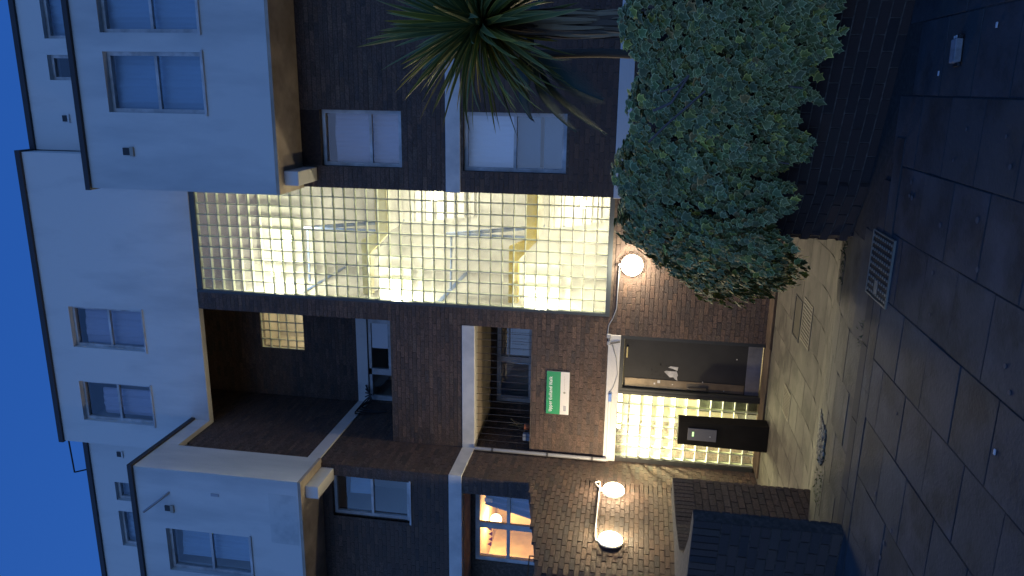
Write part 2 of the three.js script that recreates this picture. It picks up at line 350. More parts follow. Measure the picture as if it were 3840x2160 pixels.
const skyGreyNet = std([0.24, 0.35, 0.46], { name: 'sky_tinted_net', side: THREE.DoubleSide, roughness: 1 });  // sky reflection of the panes tinted into this cloth too
const tealNet = std([0.10, 0.17, 0.22], { name: 'blind_cloth', roughness: 1 });
const whiteBlind = std([0.70, 0.72, 0.75], { name: 'blind_cloth', roughness: 0.9 });
const lilac = std([0.36, 0.36, 0.44], { name: 'curtain_cloth', side: THREE.DoubleSide, roughness: 1 });

// ---- rear block (top storeys either side, set back)
{
  const winR = [[-0.02, 0.42, 11.39, 12.93], [0.70, 1.55, 11.39, 12.93]], winL = [[-8.72, -8.29, 11.39, 12.93], [-9.83, -8.98, 11.39, 12.93]];
  part('wall', sheet(-1.28, 6, 9.6, 13.42, -12.8, 0.3, winR), M.render, rearBlock);
  part('wall', sheet(-13, -7.08, 9.6, 13.42, -13.05, 0.3, winL), M.render, rearBlock);
  for (const [a, b, c, d] of winR) sash(rearBlock, a, b, c, d, -12.8, { cloth: b - a > 0.6 ? skyBlueNet : null, roomMat: M.dark });
  for (const [a, b, c, d] of winL) sash(rearBlock, a, b, c, d, -13.05, { cloth: skyGreyNet });
  part('roof_edge', bx(-1.28, 6, 13.42, 13.52, -13.6, -12.75), M.roofEdge, rearBlock);
  part('roof_edge', bx(-13, -7.08, 13.42, 13.52, -13.9, -13.0), M.roofEdge, rearBlock);
  part('roof', [bx(-1.28, 6, 13.36, 13.4, -18, -13.1), bx(-13, -7.08, 13.36, 13.4, -18, -13.36)], M.roofEdge, rearBlock);
  for (const g of [bx(-13, -12.7, 9, 13.4, -18, -13.36), bx(5.7, 6, 9, 13.4, -18, -13.11), bx(-13, 6, 0, 13.35, -18.3, -18.01)]) part('side_wall', g, M.render, rearBlock);
  for (const [x, y, z] of [[-7.62, 12.72, -13.05], [-0.70, 12.72, -12.8]]) {
    const v = sub('vent', rearBlock); part('grille', bx(x - 0.055, x + 0.055, y - 0.055, y + 0.055, z, z + 0.02), M.darkFrame, v);
    part('surround', [bx(x - 0.075, x + 0.075, y - 0.09, y - 0.056, z, z + 0.03)], M.band, v);
  }
  // small rail on the roof
  const r = sub('roof_rail', rearBlock), bar = (a, b) => tube([a, b], 0.017, 1, 6);
  part('rail_bar', [bar([-7.2, 13.92, -13.08], [-8.2, 13.92, -13.12]), bar([-7.2, 13.5, -13.08], [-7.2, 13.92, -13.08]), bar([-8.2, 13.92, -13.12], [-8.2, 13.5, -13.5]), bar([-7.2, 13.92, -13.08], [-7.2, 13.6, -13.5])], M.darkFrame, r);
}
// ---- central block, white top
{
  const wins = [[-5.036, -4.215, 11.39, 12.93], [-6.58, -5.745, 11.39, 12.93]];
  part('render_wall', sheet(-7.08, -1.3, 10.2, 13.44, ZC, 0.14, wins), M.render, core);
  sash(core, ...wins[0], ZC, { cloth: lilac, folds: 30, clothBox: [-5.036, -4.24, 11.39, 12.78] });
  sash(core, ...wins[1], ZC, { cloth: lilac, folds: 44, clothBox: [-6.50, -5.95, 11.39, 12.6] });
  part('roof_edge', bx(-7.1, -1.27, 13.44, 13.54, -13.2, ZC + 0.05), M.roofEdge, core);
  for (const g of [bx(-7.08, -6.8, 10.2, 13.44, -17, ZC - 0.141), bx(-1.58, -1.3, 10.2, 13.44, -17, ZC - 0.141)]) part('side_wall', g, M.render, core);
  part('roof', bx(-6.79, -1.59, 13.3, 13.40, -17.8, ZC - 0.302), M.roofEdge, core);
  part('void_ceiling', bx(LX, -3.98, 11.22, 11.30, ZD, ZC - 0.145), M.soffit, core);
}
// ---- central block, brick front
const lampWarm = [1.0, 0.80, 0.52];
{
  const holes = [[-6.45, -4.09, 0, 2.615], [-3.77, -1.6, 2.615, 10.2], [-6.45, -4.09, 3.94, 5.18], [-6.45, -4.09, 6.5, 10.2]];
  const wall = sub('brick_wall', core);
  part('mortar', [bx(-4.09, RX, -0.05, 2.615, ZC - 0.25, ZC), bx(-4.09, -3.77, 2.6151, 10.19, ZC - 0.25, ZC), bx(LX, -4.0901, 2.6151, 3.94, ZC - 0.25, ZC), bx(LX, -4.0901, 5.1801, 6.5, ZC - 0.25, ZC)], M.mortar, wall);
  layBricks(wall, [[LX, ZC], [RX, ZC]], 0.02, 10.18, { holes: holes.map(([a, b, c, d]) => [a - LX, b - LX, c, d]), solo: 300, prefer: c => (c.y < 4.0 ? 0.02 : 0) });
  part('plinth', rb(-4.05, -1.75, -0.02, 0.045, ZC + 0.008, ZC + 0.40, 0.015), std([0.085, 0.055, 0.036], { map: rep(T_mottle, 1), name: 'plinth' }), core);
  part('door_step', rb(-6.35, -4.06, -0.02, 0.028, ZC - 0.2, ZC + 0.38, 0.012), std([0.105, 0.07, 0.046], { map: rep(T_mottle, 1.3), name: 'door_step' }), core);
  // painted concrete bands
  part('lintel', rb(LX, -4.09, 2.405, 2.614, ZC - 0.25, ZC + 0.015, 0.008), M.band, core);
  part('concrete_band', rb(LX, -4.09, 4.95, 5.18, ZC - 0.25, ZC + 0.02, 0.008), M.band, core);
  // balcony recesses
  part('balcony_floor', [bx(LX, -4.09, 2.62, 2.70, ZD, ZC - 0.251)], M.soffit, core);
  part('balcony_floor', [bx(LX, -4.09, 4.97, 5.16, ZD, ZC - 0.251)], M.soffit, core);
  const bw = sub('balcony_back_wall', core);
  const bh = [[-6.40, -4.62, 5.2, 7.55], [-6.2, -4.3, 3.2, 4.85], [-5.41, -4.63, 8.93, 9.885]];
  part('mortar', [sheet(-6.9, -4.0, 2.6, 11.22, ZD, 0.2, bh)], M.mortar, bw);
  layBricks(bw, [[LX, ZD], [-4.0, ZD]], 2.7, 11.2, { holes: bh.map(([a, b, c, d]) => [a - LX, b - LX, c, d]).concat([[0, 9, 7.55, 7.78]]) });
  part('lintel', rb(LX, -4.0, 7.55, 7.78, ZD + 0.002, ZD + 0.03, 0.006), M.band, core);
  part('recess_side_wall', bx(-4.0889, -3.98, 2.62, 11.21, ZD - 0.05, ZC - 0.252), M.mortar, core);
  // 2F: glazed balcony screen, curtains and a white door post
  const sc = sub('balcony_screen', core);
  part('frame', [bx(-6.40, -6.30, 5.2, 7.54, ZD - 0.08, ZD - 0.02), bx(-5.83, -5.70, 5.2, 7.54, ZD - 0.08, ZD - 0.02), bx(-4.72, -4.62, 5.2, 7.54, ZD - 0.08, ZD - 0.02), bx(-5.70, -4.72, 7.05, 7.12, ZD - 0.08, ZD - 0.03), bx(-6.3, -4.72, 7.48, 7.54, ZD - 0.08, ZD - 0.02)], M.frame, sc);
  part('pane', [bx(-6.30, -5.83, 5.2, 7.48, ZD - 0.055, ZD - 0.05), bx(-5.70, -4.72, 5.2, 7.05, ZD - 0.055, ZD - 0.05)], M.glass, sc);
  part('curtain', bx(-5.26, -4.72, 5.2, 7.04, ZD - 0.19, ZD - 0.17), whiteBlind, sc);
  part('inner_panel', bx(-5.26, -4.72, 7.13, 7.47, ZD - 0.06, ZD - 0.05), whiteBlind, sc);
  part('room_wall', bx(-6.5, -4.5, 5.1, 7.6, ZD - 1.3, ZD - 1.2), M.dark, sc);
  part('room_side', [bx(-6.5, -6.42, 5.1, 7.6, ZD - 1.2, ZD - 0.21), bx(-4.6, -4.52, 5.1, 7.6, ZD - 1.2, ZD - 0.21), bx(-6.41, -4.61, 7.56, 7.6, ZD - 1.2, ZD - 0.21)], M.dark, sc);
  // 1F: window deep in the recess, behind thin upright bars
  const iw = sub('balcony_window', core);
  part('frame', [bx(-6.2, -4.3, 4.77, 4.85, ZD - 0.1, ZD - 0.03), bx(-6.2, -6.12, 3.2, 4.77, ZD - 0.1, ZD - 0.03), bx(-5.36, -5.24, 3.2, 4.77, ZD - 0.1, ZD - 0.03), bx(-4.38, -4.3, 3.2, 4.77, ZD - 0.1, ZD - 0.03), bx(-6.12, -5.36, 4.16, 4.21, ZD - 0.1, ZD - 0.04), bx(-5.24, -4.38, 4.16, 4.21, ZD - 0.1, ZD - 0.04), bx(-5.24, -4.38, 4.60, 4.63, ZD - 0.1, ZD - 0.04)], M.frame, iw);
  part('pane', [bx(-6.12, -5.36, 3.2, 4.77, ZD - 0.075, ZD - 0.07), bx(-5.24, -4.38, 3.2, 4.77, ZD - 0.075, ZD - 0.07)], M.glass, iw);
  part('room_wall', [bx(-6.4, -4.1, 3.0, 4.95, ZD - 0.9, ZD - 0.8)], M.dark, iw);
  const rail = sub('balcony_bars', core);
  for (let i = 0; i < 17; i++) part('bar', tube([[-6.32 + i * 0.13, 3.94, ZC - 0.12], [-6.32 + i * 0.13, 4.94, ZC - 0.12]], 0.004, 1, 6), M.cable, rail);
}
// a wall of glass blocks: each block a hollow pillow of glass between cement joints
const blockFront = (() => {                                        // pillowed face, 185 mm
  const n = 6, s = 0.174, g = new THREE.PlaneGeometry(s, s, n, n), p = g.attributes.position;
  for (let i = 0; i < p.count; i++) { const u = p.getX(i) / s * 2, v = p.getY(i) / s * 2, e = Math.max(Math.abs(u), Math.abs(v)); p.setZ(i, e > 0.99 ? -0.012 : (e > 0.6 ? -0.002 : 0)); }
  g.computeVertexNormals(); return g;
})();
function glassBlocks(parent, x0, y0, cols, rows, z, solo = 1e9, pitch = 0.2, thick = 0.08) {
  const gb = sub('glass_block_wall', parent), all = [];
  const k = pitch / 0.2;
  const edge = new THREE.BoxGeometry(pitch - 0.014, pitch - 0.014, thick).toNonIndexed();
  // only the four sides of the block body
  const ep = edge.attributes.position, en = edge.attributes.normal, keep = [];
  for (let i = 0; i < ep.count; i++) if (Math.abs(en.getZ(i)) < 0.5) keep.push(i);
  const sides = new THREE.BufferGeometry(); sides.setAttribute('position', new THREE.BufferAttribute(new Float32Array(keep.flatMap(i => [ep.getX(i) * 0.985, ep.getY(i) * 0.985, ep.getZ(i) * 0.8 - thick / 2])), 3));
  sides.setAttribute('normal', new THREE.BufferAttribute(new Float32Array(keep.flatMap(i => [en.getX(i), en.getY(i), en.getZ(i)])), 3));
  sides.setAttribute('uv', new THREE.BufferAttribute(new Float32Array(keep.length * 2), 2));
  const face = blockFront.clone().toNonIndexed().scale(k, k, 1);
  const joined = new THREE.BufferGeometry();
  const np = face.attributes.position.count, ns = keep.length;
  const cat = (a, b, w) => { const o = new Float32Array((np + ns) * w); o.set(a.array.slice(0, np * w)); o.set(b.array.slice(0, ns * w), np * w); return new THREE.BufferAttribute(o, w); };
  for (const [n, w] of [['position', 3], ['normal', 3], ['uv', 2]]) joined.setAttribute(n, cat(face.attributes[n], sides.attributes[n], w));
  joined.addGroup(0, np, 0); joined.addGroup(np, ns, 1);
  for (let j = 0; j < rows; j++) for (let i = 0; i < cols; i++) all.push([x0 + (i + 0.5) * pitch, y0 + (j + 0.5) * pitch]);
  const one = all.slice(0, solo), rest = all.slice(solo);
  for (const [x, y] of one) { const m = new THREE.Mesh(joined, [M.block, M.blockEdge]); m.name = 'glass_block'; m.castShadow = m.receiveShadow = true; m.position.set(x, y, z); m.rotation.set(rr(-0.012, 0.012), rr(-0.012, 0.012), Math.floor(rnd() * 4) * Math.PI / 2); gb.add(m); }
  if (rest.length) {
    const f = mergeGeometries(rest.map(([x, y]) => face.clone().translate(x, y, z)), false), s = mergeGeometries(rest.map(([x, y]) => sides.clone().translate(x, y, z)), false);
    part('upper_glass_blocks', f, M.block, gb).userData.kind = 'stuff';
    part('upper_block_edges', s, M.blockEdge, gb).userData.kind = 'stuff';
  }
  const bars = [], W = cols * pitch, H = rows * pitch, b = 0.0052;
  for (let i = 0; i <= cols; i++) bars.push(bx(x0 + i * pitch - b, x0 + i * pitch + b, y0, y0 + H, z - thick, z - 0.004));
  for (let j = 0; j <= rows; j++) bars.push(bx(x0, x0 + W, y0 + j * pitch - b, y0 + j * pitch + b, z - thick - 0.002, z - 0.006));
  part('joint_grid', bars, M.joint, gb);
  return gb;
}
// ---- stairwell behind the tall glass wall
const TX0 = -3.72, TX1 = -1.72, TY0 = 2.69, TROWS = 37;
{
  glassBlocks(core, TX0, TY0, 10, TROWS, ZC - 0.03, 300);
  part('window_frame', [bx(TX0 - 0.05, TX0, 2.615, 10.19, ZC - 0.13, ZC + 0.012), bx(TX0, RX, 2.615, TY0 - 0.002, ZC - 0.13, ZC + 0.014), bx(TX1, RX, TY0, 10.19, ZC - 0.13, ZC - 0.01), bx(TX0, TX1, TY0 + TROWS * 0.2 + 0.002, 10.19, ZC - 0.13, ZC - 0.01)], std([0.05, 0.065, 0.075], { roughness: 0.6, name: 'window_frame' }), core);
  const zb = -15.0, well = sub('stairwell', core);
  part('wall', [bx(-3.97, -3.78, 2.4, 10.4, zb, ZC - 0.14), bx(RX + 0.0, RX + 0.2, 2.4, 10.4, zb, ZC - 0.14), bx(-3.97, RX + 0.2, 2.4, 10.4, zb - 0.2, zb - 0.001)], M.interior, well);
  part('ceiling', bx(-3.779, RX - 0.001, 10.2, 10.4, zb, ZC - 0.302), std([0.17, 0.15, 0.22], { name: 'lilac_ceiling' }), well);
  part('floor', bx(-3.779, RX - 0.001, 2.42, 2.6, zb, ZC - 0.251), M.cream, well);
  // half landings: thick slab edge right behind the glass, stepping up to the left with a raking underside
  const landing = (y, mat) => {
    const s = new THREE.Shape([[RX - 0.01, y], [-2.62, y], [-2.98, y + 0.33], [-3.77, y + 0.33], [-3.77, y + 0.50], [-2.75, y + 0.50], [-2.62, y + 0.22], [RX - 0.01, y + 0.22]].map(p => new THREE.Vector2(...p)));
    const g = new THREE.ExtrudeGeometry(s, { depth: 0.14, bevelEnabled: false }); g.translate(0, 0, ZC - 0.62); return metres(g);
  };
  part('landing_edge', landing(3.94, M.yellow), M.yellow, well);
  part('landing_edge', landing(6.66, M.cream), std([0.50, 0.45, 0.26], { name: 'cream_gloss', roughness: 0.6 }), well);
  for (const y of [3.94, 6.66]) {
    part('landing', [bx(-2.6, RX - 0.01, y + 0.02, y + 0.2, ZC - 1.5, ZC - 0.625), bx(-3.77, -2.98, y + 0.34, y + 0.49, ZC - 1.5, ZC - 0.625)], M.interior, well);
    // flight going down behind, one slab with its steps
    const st = []; for (let i = 0; i < 7; i++) { st.push(bx(-2.58, RX - 0.02, y + 0.02 - 0.17 * (i + 1), y + 0.16 - 0.17 * (i + 1), ZC - 1.5 - 0.1 - 0.16 * (i + 1), ZC - 1.5 - 0.16 * i)); }
    part('steps', st, M.interior, well);
  }
  // blue strings and handrail posts between the flights
  const rails = [];
  for (const [y0, y1] of [[4.6, 5.6], [7.4, 8.4]]) {
    rails.push(bx(-2.68, -2.64, y0 - 0.5, y1 + 0.1, ZC - 1.0, ZC - 0.96));
    rails.push(tube([[-2.66, y1 + 0.05, ZC - 0.98], [-2.66, y0 - 0.7, ZC - 2.3]], 0.025, 1, 6), tube([[-2.66, y1 - 0.25, ZC - 0.98], [-2.66, y0 - 1.0, ZC - 2.3]], 0.014, 1, 6), tube([[-2.66, y1, ZC - 0.98], [-3.72, y1 + 0.02, ZC - 0.98]], 0.022, 1, 6));
  }
  part('handrail', rails.map(g => { const o = g.index ? g.toNonIndexed() : g; return o; }), M.blue, well);
  part('skirting', [bx(-3.776, -3.76, 5.62, 5.7, zb, ZC - 0.2), bx(-3.776, -3.76, 8.25, 8.31, zb, ZC - 0.2)], M.blue, well);
  // bulkhead lamps under each landing
  const spots = [[-3.55, 3.84, ZC - 0.36, 11], [-2.05, 3.20, ZC - 1.2, 11], [-3.55, 6.44, ZC - 0.36, 11], [-2.0, 5.95, ZC - 1.2, 11], [-3.5, 8.95, ZC - 0.7, 7], [-2.8, 8.60, ZC - 0.55, 9]];
  for (const [x, y, z, I] of spots) {
    const l = sub('stair_lamp', well), g = new THREE.SphereGeometry(0.085, 16, 10); g.scale(1, 0.7, 1);
    part('diffuser', g, litMat([1, 0.93, 0.70], 18), l, [x, y, z]);
    part('fitting', cyl(0.10, 0.10, 0.03), M.frame, l, [x, y + 0.075, z]);
    const p = new THREE.PointLight(lin(1, 0.93, 0.66), I * 1.1, 0, 2); p.position.set(x, y, z); p.castShadow = true; p.shadow.radius = 4; l.add(p);
  }
}
// ---- small glass block window high in the recess
{
  glassBlocks(core, -5.41, 8.93, 4, 5, ZD - 0.03, 1e9, 0.191, 0.07);
  const r = sub('landing_room', core);
  part('wall', [bx(-5.6, -4.4, 8.7, 10.1, ZD - 1.2, ZD - 1.1), bx(-5.6, -5.5, 8.7, 10.1, ZD - 1.09, ZD - 0.21), bx(-4.5, -4.4, 8.7, 10.1, ZD - 1.09, ZD - 0.21), bx(-5.49, -4.51, 8.7, 8.8, ZD - 1.09, ZD - 0.21), bx(-5.49, -4.51, 10.0, 10.1, ZD - 1.09, ZD - 0.21)], std([0.52, 0.48, 0.38], { name: 'room_paint' }), r);
  const g = new THREE.SphereGeometry(0.07, 12, 8); part('lamp_globe', g, litMat([1, 0.75, 0.4], 5), r, [-4.8, 9.15, ZD - 0.75]);
  const p = new THREE.PointLight(lin(1, 0.86, 0.64), 0.8, 0, 2); p.position.set(-4.8, 9.15, ZD - 0.75); p.castShadow = true; r.add(p);
}
// ---- entrance: glass block side panel, hall behind it, door
{
  glassBlocks(core, -6.36, 0.01, 6, 12, ZC - 0.05, 1e9);
  for (const g of [bx(-6.449, -6.365, 0.03, 2.404, ZC - 0.2, ZC - 0.005), bx(-5.155, -5.10, 0.03, 2.404, ZC - 0.2, ZC + 0.01)]) part('window_frame', g, M.darkFrame, core);
  const h = sub('entrance_hall', core);
  part('wall', [bx(-6.64, -6.46, -0.1, 2.59, -15.2, ZC - 0.21), bx(-4.08, -3.98, -0.1, 2.40, -15.2, ZC - 0.26), bx(-6.64, -3.98, -0.1, 2.59, -15.4, -15.201)], M.cream, h);
  part('ceiling', bx(-6.459, -4.081, 2.42, 2.55, -15.2, ZC - 0.252), M.interior, h);
  part('floor', bx(-6.459, -4.081, -0.12, -0.02, -15.2, ZC - 0.201), std([0.42, 0.38, 0.28], { name: 'hall_floor' }), h);
  part('cabinet', rb(-5.50, -5.17, 0, 1.02, -13.0, -12.74, 0.02), std([0.035, 0.045, 0.03], { roughness: 0.6, name: 'cabinet' }), h);
  part('notice_board', bx(-6.3, -5.9, 0.55, 1.05, -15.19, -15.17), std([0.2, 0.08, 0.05], { name: 'notice' }), h);
  const l = sub('hall_lamp', h); part('diffuser', rb(-6.05, -5.35, 2.33, 2.40, -13.2, -12.95, 0.02), litMat([1, 0.95, 0.66], 12), l);
  const a = new THREE.RectAreaLight(lin(1, 0.92, 0.55), 800, 0.66, 0.22); a.position.set(-5.7, 2.32, -13.075); a.lookAt(-5.7, 0, -13.075); l.add(a);
  // door: dark metal leaf, bronze lock stile, grey kick plate
  const d = sub('door', core), z = ZC - 0.07;
  part('door_frame', [bx(-4.15, -4.092, 0.03, 2.404, z - 0.1, ZC - 0.003), bx(-5.099, -5.05, 0.03, 2.404, z - 0.1, ZC + 0.002), bx(-5.05, -4.15, 2.34, 2.404, z - 0.1, ZC - 0.003)], M.darkFrame, d);
  part('leaf', rb(-5.046, -4.153, 0.052, 2.335, z - 0.06, z, 0.004), std([0.020, 0.0185, 0.019], { roughness: 0.66, map: rep(T_mottle, 0.8), name: 'door_paint' }), d);
  part('lock_stile', rb(-5.03, -4.87, 0.30, 2.30, z, z + 0.012, 0.003), std([0.30, 0.23, 0.16], { roughness: 0.42, metalness: 0.6, map: rep(T_mottle, 1), name: 'bronze' }), d);
  part('kick_plate', rb(-5.04, -4.16, 0.055, 0.285, z, z + 0.006, 0.002), std([0.26, 0.25, 0.27], { roughness: 0.5, metalness: 0.2, map: rep(T_mottle, 1), name: 'steel_plate' }), d);
  const hd = part('handle', [tube([[-4.985, 0.92, z + 0.012], [-4.985, 0.93, z + 0.05], [-4.985, 1.22, z + 0.05], [-4.985, 1.23, z + 0.012]], 0.012, 16, 8), rb(-5.0, -4.905, 0.90, 1.25, z + 0.0121, z + 0.018, 0.002)], std([0.16, 0.14, 0.12], { roughness: 0.35, metalness: 0.7, name: 'handle_metal' }), d);
  part('closer', rb(-4.50, -4.30, 2.27, 2.30, z, z + 0.03, 0.005), std([0.45, 0.36, 0.16], { roughness: 0.4, metalness: 0.7, name: 'brass' }), d);
  // torn paper left on the door
  const tear = new THREE.Shape([[0, 0], [0.03, 0.05], [0.06, 0.07], [0.055, 0.13], [0.10, 0.18], [0.15, 0.23], [0.17, 0.20], [0.165, 0.11], [0.17, 0.02], [0.10, -0.005], [0.06, 0.01]].map(p => new THREE.Vector2(...p)));
  const pg = new THREE.ExtrudeGeometry(tear, { depth: 0.0015, bevelEnabled: false }); pg.translate(-4.87, 1.41, z + 0.001);
  const s2 = new THREE.Shape([[0, 0], [0.07, -0.01], [0.075, 0.12], [0.05, 0.16], [0.03, 0.07]].map(p => new THREE.Vector2(...p))), p2 = new THREE.ExtrudeGeometry(s2, { depth: 0.0015, bevelEnabled: false }); p2.translate(-4.69, 1.42, z + 0.001);
  part('torn_notice', [metres(pg), metres(p2)], std([0.70, 0.68, 0.66], { name: 'paper', map: rep(T_mottle, 3) }), d);
  const rem = []; for (let i = 0; i < 26; i++) { const w = rr(0.008, 0.03), x = rr(-4.84, -4.5), y = rr(1.40, 1.85); rem.push(bx(x, x + w, y, y + rr(0.006, 0.03), z + 0.0005, z + 0.0018)); }
  part('glue_residue', rem, std([0.02, 0.018, 0.018], { name: 'residue' }), d).userData.kind = 'stuff';
  const st = []; for (const [x, y, w] of [[-4.96, 1.78, 0.03], [-4.93, 1.70, 0.05], [-4.95, 1.48, 0.02], [-4.87, 0.98, 0.02], [-4.42, 0.45, 0.02], [-5.0, 0.62, 0.015]]) st.push(bx(x, x + w, y, y + w * 0.9, z + 0.0125, z + 0.014));
  part('sticker_scrap', st, std([0.6, 0.58, 0.55], { name: 'paper' }), d);
}

// ---- right wing
{
  const w = rightWing, X1 = 4.2;
  const wh = [[-1.26, -0.40, 5.875, 7.18], [-1.275, -0.395, 3.34, 4.91], [1.5, 2.4, 5.875, 7.18], [1.5, 2.4, 3.34, 4.91]];
  const bw = sub('brick_wall', w);
  part('mortar', sheet(RX, X1, 0, 7.56, ZW, 0.28, wh), M.mortar, bw);
  layBricks(bw, [[RX, ZW], [X1, ZW]], 2.62, 7.55, { solo: 300, base: 2.63, holes: wh.map(([a, b, c, d]) => [a - RX, b - RX, c, d]).concat([[0, 9, 4.95, 5.18], [0.34, 1.2, 7.18, 7.55]]) });
  part('side_wall', bx(RX + 0.001, RX + 0.25, 0, 10.2, ZC - 0.3, ZW - 0.281), M.mortar, w);
  part('concrete_band', rb(RX - 0.01, X1, 4.95, 5.18, ZW - 0.1, ZW + 0.022, 0.008), M.band, w);
  part('concrete_band', rb(RX - 0.01, X1, 2.40, 2.615, ZW - 0.1, ZW + 0.022, 0.008), M.band, w);
  sash(w, ...wh[0], ZW, { cloth: lilac, folds: 14, mid: 0.40, clothBox: [-1.25, -0.41, 5.88, 7.02], sill: false });
  part('window_head_panel', bx(-1.25, -0.41, 7.185, 7.545, ZW - 0.06, ZW + 0.004), std([0.045, 0.028, 0.025], { name: 'stained_timber', map: rep(T_grain, 2) }), w);
  sash(w, ...wh[1], ZW, { blind: [tealNet, 3.36, 3.78, 0.4], cloth: whiteBlind, folds: 3, clothBox: [-1.27, -0.40, 4.12, 4.9], sill: false });
  sash(w, ...wh[2], ZW, { cloth: skyBlueNet }); sash(w, ...wh[3], ZW, { cloth: skyBlueNet });
  // white upper storey
  const up = [[-0.47, 0.40, 8.57, 10.14], [0.665, 1.53, 8.57, 10.14], [2.4, 3.2, 8.57, 10.14]];
  part('render_wall', sheet(RX - 0.02, X1, 7.55, 10.59, ZB, 0.28, up), M.render, w);
  for (const [a, b, c, d] of up) sash(w, a, b, c, d, ZB, { cloth: skyBlueNet, folds: 26 });
  part('render_side', [bx(RX - 0.02, RX + 0.2, 7.56, 10.59, ZC - 0.3, ZB - 0.281)], M.render, w);
  part('soffit', bx(RX - 0.018, X1, 7.50, 7.552, ZW - 0.02, ZB - 0.004), M.soffit, w);
  part('roof_edge', bx(RX - 0.05, X1, 10.59, 10.67, ZB - 0.3, ZB + 0.05), M.roofEdge, w);
  part('roof', bx(RX + 0.0, X1, 10.45, 10.52, -13.2, ZB - 0.31), M.roofEdge, w);
  part('support_beam', rb(-1.50, -1.285, 7.27, 7.50, ZW - 0.02, -10.72, 0.01), M.band, w);
  const v = sub('vent', w); part('grille', bx(-1.10, -0.99, 9.86, 9.98, ZB, ZB + 0.02), M.darkFrame, v); part('surround', bx(-1.115, -0.975, 9.80, 9.858, ZB, ZB + 0.035), std([0.35, 0.34, 0.30], { name: 'vent_surround' }), v);
}
